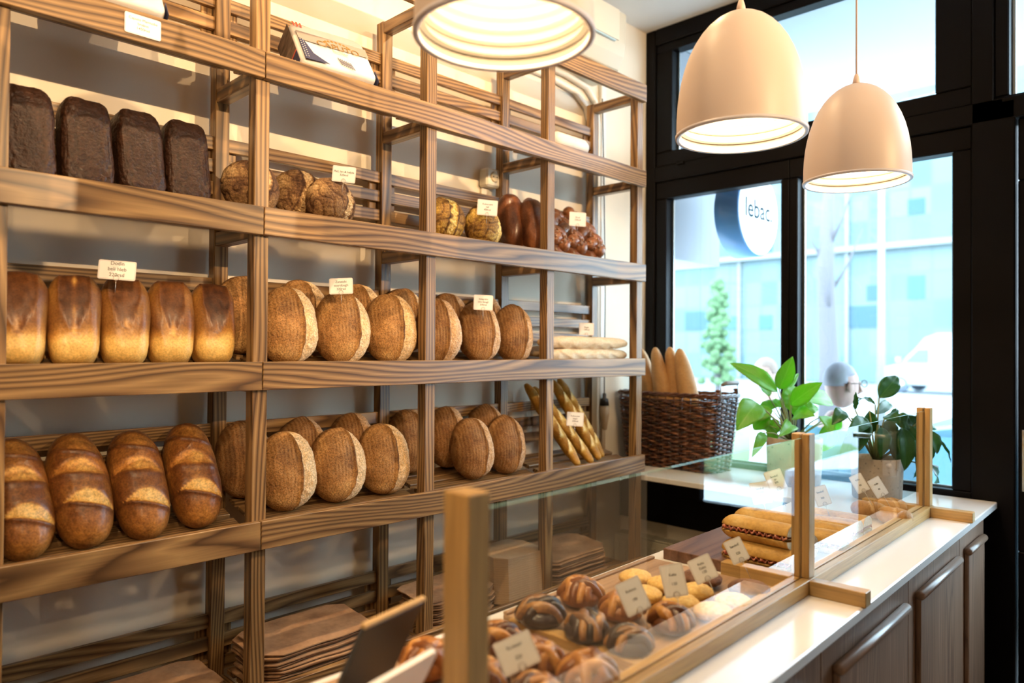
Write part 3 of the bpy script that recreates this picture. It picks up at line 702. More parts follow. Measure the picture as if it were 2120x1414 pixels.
# ---- buns on the trays
M['knot'] = crust('glazed_bun_crust', [(0, (.07, .020, .008)), (.35, (.24, .080, .022)), (.65, (.50, .22, .055)), (1, (.74, .44, .16))], (.9, 1.1), 160, .28, .3, None, .45, .35, 40)
M['poppy'] = crust('dark_filled_bun_crust', [(0, (.020, .016, .016)), (.35, (.055, .035, .030)), (.6, (.25, .12, .05)), (1, (.70, .38, .13))], (.8, 1.2), 200, .28, .5, None, .4, .25, 40)
M['cookie'] = crust('golden_cookie_crust', [(0, (.34, .16, .035)), (.4, (.72, .43, .12)), (1, (.90, .66, .27))], (.88, 1.1), 150, .6, .8, None, None, .3, 30)
M['choc'] = crust('chocolate_cookie_crust', [(0, (.06, .028, .018)), (.5, (.17, .082, .052)), (1, (.28, .15, .10))], (.85, 1.15), 150, .5, .6, None, .1, .3, 30)
def make_knot(name, sd, R, mt, dark=0.):
    """a bun knotted from a braided strand: a low dome with crossing coils"""
    rs = random.Random(sd); mb = MB()
    mb.ell((0, 0, R*.42), (R*.90, R*.88, R*.46), None, 28, 16, fn=lambda q: (1+.03*N3(q, 2, sd), .35-dark))
    for g_, rot in ((0, rs.uniform(0, 60)), (1, rs.uniform(75, 100))):
        for i, d_o in enumerate((-.52, -.17, .17, .52) if g_ == 0 else (-.36, .30)):
            pts = []; ks = []; rr_ = []; hw = math.sqrt(1-d_o*d_o)
            for j in range(15):
                u = j/14; a = math.radians(-82+164*u); lift = 1+.05*math.sin(u*PI*3+i*PI+g_)
                x = R*.92*hw*math.sin(a); y = R*.88*d_o*(1-.25*math.sin(u*PI*2+i)**2); z = R*(.32+.62*hw*math.cos(a)*(1.0 if g_ == 0 else 1.06))*lift
                q_ = Rz(rot) @ Vector((x, y, z)); pts.append(q_); ks.append((.62 if (i+g_) % 2 else .30)-dark*((i+g_) % 2 == 0)+.12*math.sin(u*9+i)); rr_.append(R*.25*(.5+.5*math.sin(PI*u)))
            mb.tube(pts, rr_, 10, k=ks)
    return mb.build(name, mt)
def make_cookie(name, sd, R, H, mt):
    def f(q):
        n = N3(q, 2.2, sd); n2 = N3(q, 6, sd); return 1+.05*n+.05*n2, .55+.35*q.z*.4+.5*n2
    mb = MB(); mb.ell((0, 0, H/2), (R, R, H/2), None, 40, 20, fn=f); o = mb.build(name, mt); return o
protos = {}
def bun(kind, maker, x, y, z, yaw, label, cat, group, sc=1.0):
    if kind not in protos: protos[kind] = maker(); o = protos[kind]
    else: o = proto_copy(protos[kind])
    tag(o, label, cat, group); o.location = (x, y, z); o.rotation_euler = (0, 0, math.radians(yaw)); o.scale = (sc, sc, sc); return o
TZ = WZ+.0102
kg = lambda: make_knot('knotted_bun', 1, .050, M['knot']); kd = lambda: make_knot('knotted_bun', 2, .050, M['poppy'], .12); ko = lambda: make_knot('knotted_bun', 5, .046, M['knot'], .22)
GB = 'glazed knotted buns on the counter tray'
bun('kg', kg, .290, -.818, TZ, 20, 'golden knotted bun at the back of the tray, nearest the rack', 'bun', GB)
bun('kd', kd, .145, -.838, TZ, 70, 'dark and golden knotted bun at the left back of the tray', 'bun', GB)
bun('kd', kd, .152, -.945, TZ, 160, 'darkest knotted bun at the middle left of the tray', 'bun', GB, .96)
bun('kg', kg, .285, -.925, TZ, 110, 'golden knotted bun standing behind a price card in the tray middle', 'bun', GB, .95)
bun('kd', kd, .160, -1.030, TZ, 250, 'dark knotted bun close to the glass base rail', 'bun', GB, .88)
bun('ko', ko, .300, -1.026, TZ, 30, 'brown glazed knotted bun between dark bun and cookies by the rail', 'bun', GB)
GC = 'golden pecan cookies on the tray'
ck = lambda: make_cookie('cookie', 3, .037, .034, M['cookie']); ck2 = lambda: make_cookie('cookie', 6, .038, .032, M['cookie'])
for i, (x, y, lb) in enumerate([
    (.478, -.822, 'golden cookie at the far back corner of the tray, alone'),
    (.487, -.892, 'golden cookie behind the second price card from the left, far row'),
    (.398, -.900, 'golden cookie in far row, left of the middle price cards'),
    (.412, -.978, 'golden cookie at the foot of the second price card'),
    (.490, -.968, 'golden cookie beneath the price card nearest the chocolate cookies'),
    (.412, -1.050, 'golden cookie near the glass rail, left of its neighbour'),
    (.487, -1.055, 'golden cookie near the glass rail, beside the brown cookie')]):
    bun('c%d' % (i % 2), (ck, ck2)[i % 2], x, y, TZ, i*53, lb, 'cookie', GC)
cc = lambda: make_cookie('chocolate_cookie', 9, .044, .036, M['choc'])
bun('cc', cc, .578, -.930, TZ, 0, 'brown chocolate cookie farther from the glass', 'cookie', 'chocolate cookies on the tray')
bun('cc', cc, .584, -1.040, TZ, 100, 'brown chocolate cookie close to the glass rail beside the wooden post', 'cookie', 'chocolate cookies on the tray')
GF = 'glazed buns beside the near screen post'
for i, (x, y, yw, k_, lb) in enumerate([
    (-.140, -.850, 10, 'kg', 'orange glazed bun seen left of the near post'),
    (.005, -.866, 80, 'ko', 'glazed bun half hidden by the near post, back row'),
    (-.012, -.968, 200, 'kg', 'glazed bun directly behind the large front price card'),
    (.010, -1.058, 140, 'kg', 'glazed bun at the bottom centre by the glass rail'),
    (-.100, -1.050, 300, 'ko', 'glazed bun at the bottom edge below the large front price card'),
    (-.120, -.955, 260, 'ko', 'glazed bun hidden mostly behind the near post')]):
    bun(k_, kg if k_ == 'kg' else ko, x, y, WZ+.0102, yw, lb, 'bun', GF)
# ---- sandwiches
M['ham'] = crust('ham_filling', [(0, (.25, .05, .03)), (.5, (.45, .13, .08)), (1, (.70, .34, .24))], (.85, 1.15), 120, .45, .4, None, .2, .5, 60)
M['swcrust'] = crust('soft_sandwich_crust', [(0, (.26, .12, .025)), (.5, (.62, .37, .10)), (1, (.82, .60, .26))], (.88, 1.1), 160, .5, .35, None, .1, .5, 30)
def make_sandwich(L=.190, R=.035):
    t_ = bpy.data.objects.new('sandwich', None); COL.objects.link(t_); t_.empty_display_size = .05
    def half(up):
        mb = MB(); n = 30; m = 30; vs = []; ks = []
        for i in range(n+1):
            u = i/n; y = L/2-u*L; e = min(1, math.sin(min(u/.22, 1)*PI/2)**.6) if u < .22 else 1
            for j in range(m+1):
                a = PI*j/m; r = R*e*(1+.03*N3((math.cos(a), u*5, math.sin(a)), 2, 3+up))
                x = r*math.cos(a); z = r*.80*math.sin(a)
                vs.append((x, y, (.006+z) if up else -(.006+z*.75))); ks.append(.45+.4*N3((x*20, y*20, z*20), 1, up)+.25*math.sin(a)*(1 if up else -1)*.5)
        fs = [(i*(m+1)+j, i*(m+1)+j+1, (i+1)*(m+1)+j+1, (i+1)*(m+1)+j) for i in range(n) for j in range(m)]
        fs += [(i*(m+1), (i+1)*(m+1), (i+1)*(m+1)+m, i*(m+1)+m) for i in range(n)]
        mb.add(vs, fs, None, ks, None, True)
        mb.mi = 1; e0 = n*(m+1); mb.add([vs[e0+j] for j in range(m+1)], [tuple(range(m+1))], None, [.6]*(m+1))
        return mb.build('top_half' if up else 'bottom_half', [M['swcrust'], M['crumb']], t_)
    half(1); half(0); mb = MB(); rs = random.Random(3)
    for s_ in (-1, 1):
        n = 60; vs = []; ks = []
        for i in range(n+1):
            y = L*.40-i/n*L*.90; w_ = R*1.01+.0030*math.sin(i*.9)+rs.uniform(-.001, .002); z = .0035*math.sin(i*1.3+s_)
            for j in range(4): vs.append((s_*w_*j/3, y, z*(j/3)+(-.004 if j == 3 and i % 3 == 0 else 0))); ks.append(.5+.5*math.sin(i*1.3))
        vs2 = [(v[0], v[1], v[2]+.004) for v in vs]; b = len(vs)
        fs = [(i*4+j, i*4+j+1, i*4+j+5, i*4+j+4) for i in range(n) for j in range(3)]; f2 = [tuple(x+b for x in f) for f in fs]
        side = [(i*4+3, i*4+7, i*4+7+b, i*4+3+b) for i in range(n)]
        mb.add(vs+vs2, fs+f2+side, None, ks+ks, None, True)
    mb.build('ham_slices', M['ham'], t_); return t_
sw = None
for i, (x, y, z, yw, rl, lb) in enumerate([
    (.800, -.955, WZ+.0385, 0, 0, 'sandwich lying lowest on the walnut board with a price card before it'),
    (.815, -.945, WZ+.0925, -3, 8, 'ham sandwich on top of the nearest pile, cut end towards the glass'),
    (.872, -.945, WZ+.0385, 2, 0, 'sandwich in the bottom layer, second from the near side'),
    (.955, -.930, WZ+.0385, 0, 0, 'sandwich in the bottom layer beneath the farther upper one'),
    (.925, -.925, WZ+.0915, 3, -6, 'ham sandwich in the upper layer farther back, reddish ham showing'),
    (1.045, -.975, WZ+.0385, 4, 0, 'ham sandwich seen through the second glass pane, just past the post'),
    (1.125, -.955, WZ+.0385, -4, 0, 'ham sandwich with dark leaves of filling, second past the post'),
    (1.205, -.955, WZ+.0385, 3, 0, 'ham sandwich third past the wooden post'),
    (1.290, -.950, WZ+.0385, 0, 0, 'ham sandwich farthest along the walnut board')]):
    if sw is None: sw = make_sandwich(); o = sw
    else: o = copy_tree(sw)
    tag(o, lb, 'sandwich', 'filled baguette sandwiches'); o.location = (x, y, z); o.rotation_euler = (math.radians(rl)*.0, math.radians(rl), math.radians(yw))
rl = None
for i, (x, y, yw, lb) in enumerate([(1.585, -.945, 10, 'small smooth bread roll inside the far corner of the screen, left one'), (1.665, -.985, 35, 'small smooth bread roll inside the far corner, beside the far post'), (1.56, -1.035, -10, 'small smooth bread roll lying closer to the glass rail')]):
    if rl is None:
        rl = make_baguette('bread_roll', .105, .030, M['bag_roll'], 8, 1, .9); o = rl
    else: o = proto_copy(rl)
    tag(o, lb, 'bread roll', 'bread rolls in the far screen corner'); o.matrix_world = Matrix.Translation((x, y+.05, WZ+.028)) @ Rz(yw) @ Rx(90) @ Rz(180)
# ---- price cards on the counter
P = dict(size=.0075, pin=.045)
card((.226, -.992, 1.087), .052, .060, ['Rolnica', '', '190'], 'white price card leftmost on the bun tray in front of a golden knot', -22, 24, -16, **P)
card((.366, -.990, 1.084), .046, .062, ['Keks', '', '120'], 'white price card before the cookies, second from the left', -58, 20, -14, **P)
card((.478, -.990, 1.083), .052, .050, ['Keks', 'čoko', '120'], 'white price card over the golden cookies, third from the left', -30, 24, -18, **P)
card((.634, -.985, 1.090), .044, .052, ['Sendvič', '', '320'], 'white price card in front of the lowest sandwich', -30, 24, -18, **P)
card((.93, -.900, 1.166), .054, .056, ['Sendvič', 'šunka', '320'], 'white price card on top of the upper sandwich, lower of two', -36, 20, -6, **P)
card((1.06, -.880, 1.180), .052, .056, ['Sendvič', 'sir', '300'], 'white price card farther back above the sandwiches', -36, 20, -14, **P)
card((1.215, -.945, 1.125), .046, .056, ['Sendvič', '', '300'], 'white price card seen through second pane above sandwiches', -36, 20, -12, **P)
card((1.545, -.990, 1.112), .046, .060, ['Kifla', '', '90'], 'white price card above rolls in front of the speckled pot', -30, 22, -22, **P)
card((1.47, -.960, 1.130), .042, .056, ['Kifla', '', '80'], 'white price card tilted left of the one before the speckled pot', -40, 22, -22, **P)
card((-.088, -1.000, 1.078), .060, .050, ['Kroasan', '', '220'], 'large cream price card in the foreground right of the near post', -28, 30, -18, **P)
# white stand-up card and the dark back of a POS tablet at the lower edge
t_ = thing('card_stand', 'blurred white slanted card stand at the bottom edge left of the near post', 'card stand', (0, 0, 0))
t_.matrix_world = Matrix.Translation((-.392, -1.045, WZ)) @ Rz(13)
q = T(0, 0, .134) @ Rx(28)
MB().prism(rrect(.145, .13, .012), 0, .007, q @ T(.0725, 0, -.065), 1).build('card_plate', M['card'], t_)
MB().box((.02, .010, 0), (.125, .085, .006)).build('base', M['card'], t_); MB().box((.05, .040, .004), (.095, .050, .05)).build('stem', M['card'], t_)
t_ = thing('pos_tablet', 'dark back of a slanted POS tablet with pale top edge at the bottom of the picture', 'display board', (0, 0, 0))
t_.matrix_world = Matrix.Translation((-.345, -.975, WZ)) @ Rz(13)
q = T(0, 0, .175) @ Rx(27)
MB().box((0, 0, -.165), (.125, .008, 0), q, bev=.003).build('board', M['black'], t_)
MB().box((-.001, -.0005, .0), (.126, .0085, .006), q).build('pale_edge', M['beech'], t_)
MB().box((.02, .04, 0), (.105, .13, .006)).build('foot', M['black'], t_); MB().box((.05, .055, .004), (.075, .065, .075)).build('arm', M['black'], t_)
# ================================================================== BASKET with baguettes on the sill
M['wicker'] = crust('brown_wicker', [(0, (.018, .006, .004)), (.5, (.065, .021, .010)), (1, (.19, .075, .032))], (.8, 1.25), 90, .25, .3, None, .5, .9, 25)
bk = thing('wicker_basket', 'brown wicker basket with a wooden side handle holding long loaves', 'basket', (2.055, .045, WZ), 0)
def rr_path(hx, hy, r, n):
    pts = rrect(2*hx, 2*hy, r, 8); m = len(pts); L = [0]
    for i in range(m): L.append(L[-1]+math.dist(pts[i], pts[(i+1) % m]))
    out = []
    for i in range(n):
        d = L[-1]*i/n; j = max(jj for jj in range(m) if L[jj] <= d); f = (d-L[j])/max(1e-9, L[j+1]-L[j]); a, b = pts[j], pts[(j+1) % m]
        out.append((a[0]+(b[0]-a[0])*f, a[1]+(b[1]-a[1])*f))
    return out
NS = 34; HB = .335; rows = 34; mb = MB()
def half(z): return .095+.020*z/HB, .228+.034*z/HB
for r_i in range(rows):
    z = .006+r_i*(HB-.02)/rows; hx, hy = half(z); pa = rr_path(hx, hy, .04, NS*4); ring = []
    for i, p in enumerate(pa):
        cx_ = Vector((p[0], p[1])); nrm = cx_.normalized(); o_ = .0055*math.cos(PI*i/4*1.0+PI*(r_i % 2)); 
        ring.append((p[0]+nrm.x*o_, p[1]+nrm.y*o_, z+.0015*math.sin(i*.7+r_i)))
    ring.append(ring[0]); ks = [.5+.35*math.sin(i*.31+r_i*1.7)+.15*math.sin(i*1.1) for i in range(len(ring))]
    mb.tube(ring, .0047, 6, k=ks, caps=False)
mb.build('woven_wall', M['wicker'], bk)
mb = MB(); b0 = rr_path(*half(0), .04, NS); b1 = rr_path(*half(HB), .04, NS)
for a, b in zip(b0, b1): mb.tube([(a[0], a[1], 0), (b[0], b[1], HB)], .003, 5, k=[.3, .6])
mb.build('stakes', M['wicker'], bk)['kind'] = 'stuff'
mb = MB(); 
for s_ in range(3):
    pa = rr_path(*half(HB), .04, 140); ring = [(p[0]*(1+.025*math.cos(i*.45+s_*2.1)), p[1]*(1+.012*math.cos(i*.45+s_*2.1)), HB+.006*math.sin(i*.45+s_*2.1)) for i, p in enumerate(pa)]; ring.append(ring[0])
    mb.tube(ring, .006, 6, k=[.6]*len(ring), caps=False)
mb.build('plaited_rim', M['wicker'], bk)
MB().prism(rrect(.18, .44, .04), .002, .008).build('basket_floor', M['wicker'], bk)
hd = MB().tube([(-.068, -.262, HB+.050), (-.05, -.272, HB+.058), (.05, -.272, HB+.058), (.068, -.262, HB+.050)], [.006, .010, .010, .006], 12).build('wooden_handle', mat('gray_handle_wood', (.20, .16, .13), .4), bk)
mb = MB()
for s_ in (-1, 1): mb.tube([(s_*.072, -.255, HB-.06), (s_*.078, -.262, HB-.01), (s_*.074, -.262, HB+.044), (s_*.064, -.262, HB+.054)], .0022, 6)
mb.build('handle_wire', M['wire'], hd)
mb = MB()
for s_ in (-1, 1):
    for i in range(4): mb.ell((s_*.080, -.250, HB-.010+.012*i), (.012, .012, .007), None, 10, 6, k=.8)
mb.build('handle_wrap', M['wicker'], bk)
long_ = None
for i, (a, b, lb) in enumerate([
    ((2.075, .115, WZ+.012), (2.01, .222, 1.552), 'long smooth loaf at the left of the basket, beside the rack post'),
    ((2.045, .045, WZ+.012), (2.005, .128, 1.512), 'long smooth loaf standing frontmost left in the basket'),
    ((2.075, .005, WZ+.012), (2.05, .082, 1.532), 'long smooth loaf in the middle of the basket with a small dark spot'),
    ((2.055, -.090, WZ+.012), (2.04, .020, 1.510), 'long smooth loaf rightmost in the basket')]):
    if long_ is None: long_ = make_baguette('long_loaf', .545, .046, M['bag_roll'], 11, 0, .9); o = long_
    else: o = proto_copy(long_)
    tag(o, lb, 'bread', 'long loaves standing in the wicker basket'); between(o, a, b, i*40)
# ================================================================== RADIATOR below the sill
rd = thing('radiator', 'cream panel radiator with slotted top grille below the window sill', 'radiator', (1.90, -.10, .175))
MB().box((-.005, -.42, 0), (.005, .38, .50)).build('front_panel', M['plastic'], rd)
mb = MB()
for i in range(20): mb.box((-.011, -.405+i*.04, .03), (-.0052, -.387+i*.04, .47), bev=.002)
mb.build('front_ribs', M['plastic'], rd)
MB().box((.062, -.42, 0), (.072, .38, .50)).build('back_panel', M['plastic'], rd)
mb = MB(); mb.box((-.005, -.42, .503), (.004, .38, .508)); mb.box((.062, -.42, .503), (.072, .38, .508))
for i in range(54): mb.box((.004, -.418+i*.015, .503), (.062, -.412+i*.015, .508), bev=0)
mb.build('top_grille', M['plastic'], rd)
MB().tube([(.03, .385, .05), (.03, .385, -.1749)], .009, 10).build('feed_pipe', M['plastic'], rd)
# ================================================================== PLANTS
F_ = 1503.2
def at(u, v, dep):
    """point at distance dep along the sight line of a photo pixel (used once to measure leaf positions round the pot)"""
    return Vector((-.8827, -1.7661, 1.5389))+(d_+(u-1060)/F_*rr-(v-707)/F_*uu)*dep
def leafmat(name, a, b, vein):
    m = mat(name, a, .38, spec=.5); t = NT(m); g = t.attr('gc'); sx = t.n('ShaderNodeSeparateXYZ'); t.l(g, sx.inputs[0])
    mid = t.math('ABSOLUTE', sx.outputs[1]); side = t.math('SINE', t.math('ADD', t.math('MULTIPLY', sx.outputs[0], 34), t.math('MULTIPLY', mid, -16)))
    v = t.math('MAXIMUM', t.math('MULTIPLY_ADD', mid, -16, 1, clamp=True), t.math('MULTIPLY_ADD', side, 1.4, -1.1, clamp=True), clamp=True)
    base = t.mix(t.noise(t.oc(), 18, 2), a, b); t.l(t.mix(t.math('MULTIPLY', v, .55), base, vein), t.b.inputs['Base Color'])
    # leaves let some daylight through
    tl = t.n('ShaderNodeBsdfTranslucent'); tl.inputs[0].default_value = (a[0]*2.2, min(1, a[1]*2.2), a[2]*1.2, 1); mx = t.n('ShaderNodeMixShader'); mx.inputs[0].default_value = .38
    out = t.t.nodes['Material Output']; t.l(t.b.outputs[0], mx.inputs[1]); t.l(tl.outputs[0], mx.inputs[2]); t.l(mx.outputs[0], out.inputs[0]); return m
M['leafA'] = leafmat('bright_green_leaf', (.16, .40, .045), (.10, .30, .035), (.34, .56, .16))
M['leafB'] = leafmat('deep_green_leaf', (.035, .14, .030), (.022, .095, .022), (.12, .30, .07))
M['stem'] = mat('plant_stem', (.20, .24, .08), .5)
def leaf_mb(mb, base, tip, w, arch=.25, fold=.25, nrm=(-.62, -.55, .45), n=14):
    base, tip = Vector(base), Vector(tip); ax = tip-base; L = ax.length; nr = Vector(nrm); x = ax.normalized(); nr = (nr-x*nr.dot(x)).normalized(); s_ = x.cross(nr)
    vs = []; g = []
    for i in range(n+1):
        u = i/n; c = base.lerp(tip, u)+nr*(L*arch*math.sin(PI*u)*.35)
        ww = w/2*(math.sin(PI*min(1, u**.85))**.8)*(1-.12*u) if 0 < u < 1 else .0004
        for j in range(-3, 4):
            f_ = j/3; vs.append(c+s_*(ww*f_)+nr*(abs(f_)*ww*fold)+nr*(.002*math.sin(u*22)*abs(f_))); g.append((u, f_*ww/(w/2), 0))
    fs = [(i*7+j, i*7+j+1, (i+1)*7+j+1, (i+1)*7+j) for i in range(n) for j in range(6)]
    mb.add(vs, fs, g, None, None, True)
def solid(o, th=.0006):
    md = o.modifiers.new('thickness', 'SOLIDIFY'); md.thickness = th; md.offset = 0
def inv_pt(parent, p): return parent.matrix_world.inverted() @ Vector(p)
def plant(name, label, px, py, potR, potH, mt, pot_col, leaves, core, speck):
    r = thing(name, label, 'potted plant', (px, py, WZ), 0, 'potted plants on the sill'); bpy.context.view_layer.update()
    pm = mat(name+'_pot', pot_col, .75); t = NT(pm); n_ = t.noise(t.oc(), speck, 2, .5); t.l(t.ramp(n_, [(.30, tuple(c*.35 for c in pot_col)), (.36, pot_col), (.8, tuple(min(1, c*1.1) for c in pot_col))]), t.b.inputs['Base Color'])
    mb = MB(); mb.lathe([(0, .0), (potR*.90, 0), (potR*.94, .006), (potR, potH), (potR-.010, potH), (potR-.013, potH-.03), (0, potH-.03)], 56); mb.build('pot', pm, r)
    MB().lathe([(potR-.0135, potH-.029), (0, potH-.022)], 32).build('soil', mat(name+'_soil', (.03, .02, .014), .9), r)
    C = Vector(core)
    D0 = (C-Vector((-.8827, -1.7661, 1.5389))).dot(d_); li = 0
    for (b, tp, w, xo, arch) in leaves:
        li += 1; sg_ = xo*1.4+(.045 if li % 2 else -.045)
        B = at(b[0], b[1], D0+sg_*.7); Tp = at(tp[0], tp[1], D0+sg_*2.0)
        mb = MB(); leaf_mb(mb, (0, 0, 0), Tp-B, w, arch); o = mb.build('leaf', mt, r); solid(o); o.location = B-Vector((px, py, WZ))
        s0 = C-B; pts = [Vector((0, 0, 0)), s0*.35+Vector((0, 0, .012)), s0*.7+Vector((0, 0, .006)), s0]
        MB().tube(pts, [.0022, .0028, .0034, .004], 6).build('stem', M['stem'], o)
    return r
pl1 = [((1610, 812), (1511, 752), .080, 0, .3), ((1613, 806), (1641, 738), .075, 0, .2), ((1620, 815), (1653, 773), .034, .03, .1), ((1637, 838), (1703, 792), .080, -.02, .3),
       ((1660, 826), (1723, 836), .085, .05, .3), ((1626, 838), (1646, 800), .075, .06, .2), ((1592, 822), (1572, 795), .05, .06, .2), ((1567, 834), (1524, 892), .110, -.03, .5), ((1612, 842), (1564, 850), .062, .03, .3),
       ((1642, 864), (1688, 862), .075, -.02, .5), ((1645, 862), (1660, 828), .060, -.03, .1), ((1592, 856), (1560, 890), .075, .05, .4), ((1585, 862), (1580, 890), .06, .03, .4), ((1580, 896), (1556, 948), .045, -.04, .4),
       ((1718, 872), (1700, 935), .085, .0, .5), ((1640, 880), (1612, 905), .06, -.05, .4), ((1735, 856), (1712, 898), .06, .03, .4),
       ((1600, 850), (1548, 868), .07, .05, .4), ((1608, 868), (1590, 900), .065, -.02, .4), ((1655, 850), (1694, 846), .06, .04, .4), ((1622, 845), (1588, 832), .05, .03, .3), ((1700, 862), (1722, 905), .06, -.03, .5), ((1635, 850), (1632, 815), .05, -.02, .2), ((1590, 880), (1600, 925), .05, .04, .4)]
p1_ = plant('potted_plant', 'bright green broad-leaved plant in a pale pot beside the wicker basket', 2.03, -.515, .108, .185, M['leafA'], (.40, .31, .255), pl1, (2.03, -.505, WZ+.165), 60)
pl2 = [((1820, 824), (1858, 779), .075, 0, .2), ((1770, 848), (1771, 811), .022, .02, .1), ((1812, 838), (1776, 832), .026, .03, .5), ((1832, 862), (1864, 880), .06, 0, .6), ((1850, 872), (1888, 880), .07, -.03, .5),
       ((1745, 850), (1722, 880), .055, .0, .5), ((1768, 878), (1738, 962), .070, .03, .4), ((1785, 862), (1778, 935), .065, -.02, .3), ((1762, 865), (1764, 920), .055, .04, .3), ((1800, 850), (1795, 905), .06, .05, .3),
       ((1826, 885), (1822, 948), .055, -.06, .5), ((1868, 885), (1872, 975), .070, .0, .5), ((1885, 880), (1890, 990), .075, .03, .5), ((1900, 875), (1908, 975), .07, .06, .5), ((1855, 900), (1862, 975), .065, -.04, .5),
       ((1920, 890), (1940, 940), .050, .02, .5), ((1925, 965), (1934, 1000), .055, .03, .3), ((1925, 896), (1968, 958), .014, .05, .4), ((1890, 868), (1925, 890), .07, .05, .4), ((1842, 856), (1862, 866), .05, .05, .4), ((1820, 880), (1808, 930), .05, .04, .3),
       ((1838, 868), (1840, 915), .06, .03, .4), ((1878, 878), (1880, 940), .07, -.04, .5), ((1860, 865), (1905, 905), .07, .06, .5), ((1812, 858), (1842, 835), .045, .05, .3), ((1790, 870), (1750, 905), .06, -.03, .4), ((1895, 880), (1898, 930), .07, -.02, .5), ((1846, 890), (1850, 950), .06, .02, .5)]
p2_ = plant('potted_plant', 'dark green drooping plant in a speckled concrete pot near the far screen post', 1.955, -.855, .088, .150, M['leafB'], (.42, .35, .29), pl2, (1.955, -.850, WZ+.130), 110)
# ================================================================== PENDANT LAMPS
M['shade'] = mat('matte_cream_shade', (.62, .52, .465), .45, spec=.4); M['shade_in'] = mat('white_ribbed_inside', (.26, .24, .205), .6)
M['rimm'] = mat('lavender_gray_rim', (.58, .56, .62), .4); M['cord'] = mat('cream_cord', (.66, .52, .45), .6)
M['bulb'] = mat('glowing_bulb', (1, .9, .75), .4, emit=(1.0, .72, .42), es=25)
def make_pendant():
    r = bpy.data.objects.new('pendant_lamp', None); COL.objects.link(r)
    R, H = .150, .290
    def prof(u): return R*((1-u**2.35)**.5)*(1-.03*(1-u))   # u = 0 rim .. 1 top
    outer = [(prof(u), H*u) for u in [0, .03, .08, .15, .25, .35, .45, .55, .65, .74, .82, .88, .93, .965, .985]]+[(.012, H)]
    MB().lathe(outer+[(0, H)], 72).build('shade', M['shade'], r)
    inn = []; nr = 12
    for i in range(nr):
        u0, u1 = .010+.90*i/nr, .010+.90*(i+.86)/nr; ra, rb = prof(u0)-.007, prof(u1)-.0065
        inn += [(ra, H*u0), (rb+.0005, H*u1), (rb-.0100, H*(u1+.004))]
        if i < nr-1: un = .010+.90*(i+1)/nr; inn.append((min(prof(un)-.0075, rb-.0100), H*(un-.003)))
    inn.append((.0, H*.93)); MB().lathe(inn, 72).build('ribbed_lining', M['shade_in'], r)
    MB().lathe([(R*.970, -.0015), (R*.985, .0), (R*.985+.0005, .006), (R-.012, .006), (R-.012, -.0005)], 72, close=True).build('rim', M['rimm'], r)
    MB().tube([(0, 0, H-.002), (0, 0, H+.016), (0, 0, H+.03)], [.012, .009, .005], 14).build('cord_grip', M['cord'], r)
    MB().tube([(0, 0, H+.028), (0, 0, 3.138-2.035)], .0028, 8).build('cord', M['cord'], r)
    MB().lathe([(0, 3.118-2.035), (.045, 3.120-2.035), (.05, 3.139-2.035), (0, 3.139-2.035)], 24).build('ceiling_rose', M['shade'], r)
    MB().ell((0, 0, .150), (.030, .030, .034), None, 24, 14).build('bulb', M['bulb'], r)
    MB().tube([(0, 0, .182), (0, 0, H*.93)], .018, 14).build('lamp_socket', M['shade_in'], r)
    return r
pend = None
for i, (x, y, z, lb) in enumerate([(-.055, -.930, 2.045, 'cream dome pendant lamp cut by the top edge of the picture'), (.690, -.962, 2.035, 'large cream dome pendant lamp in front of the upper window'),
                                (1.352, -.990, 2.035, 'smaller looking cream dome pendant lamp farthest right over the counter'), (-.80, -.90, 2.04, 'cream dome pendant lamp left of the picture over the counter'),
        (-2.4, -2.9, 2.04, 'unseen dome pendant lamp added for warm fill in the customer area, near the left wall'), (.75, -3.45, 2.04, 'unseen dome pendant lamp added for warm fill in the customer area, near the shop door')]):  # last two pendants hang out of view, added as warm fill
    if pend is None: pend = make_pendant(); o = pend
    else: o = copy_tree(pend)
    tag(o, lb, 'pendant lamp', 'pendant lamps over the counter'); o.location = (x, y, z)
    lamp('lamp_light', 'POINT', (0, 0, .088), 8 if i < 4 else 11, WARM, .020, parent=o)
# ================================================================== AIR CONDITIONER, PIPES, SOCKET, CABLE
ac = thing('air_conditioner', 'cream wall air conditioner high above the right end of the rack', 'air conditioner', (1.38, WY, 2.755))
def acprof(): return [(0, 0), (-.09, 0), (-.150, .035), (-.178, .085), (-.186, .14), (-.190, .27), (-.175, .285), (0, .29)]
MB().prism([(p[0], p[1]) for p in acprof()], -.39, .385, None, 0).build('housing', M['plastic'], ac)
MB().box((-.36, -.1945, .140), (.33, -.1895, .275), bev=.002).build('front_cover', mat('pale_cover_plastic', (.72, .68, .56), .3), ac)
MB().box((-.30, -.198, .128), (.30, -.188, .136)).build('blue_strip', mat('pale_blue_strip', (.45, .62, .70), .2), ac)
q = T(0, -.150, .033) @ Rx(32)
MB().prism([(-.095, .001), (-.150, .033), (-.1512, .031), (-.096, -.001)], -.32, .30, None, 0).build('air_flap', mat('beige_flap', (.66, .58, .43), .4), ac)
MB().prism([(-.104, .003), (-.142, .026), (-.145, .022), (-.107, -.001)], -.06, .12, None, 0).build('air_slot', M['black'], ac)
o = MB().tube([(1.10, .308, 2.71), (1.45, .308, 2.71), (1.62, .308, 2.69), (1.70, .308, 2.64), (1.735, .308, 2.56), (1.74, .308, 2.4), (1.74, .308, 1.02)], .0135, 12).build('refrigerant_pipe', M['pipe']); tag(o, 'inner cream refrigerant pipe bending down behind the rack end', 'pipe', 'cream pipes on the wall')
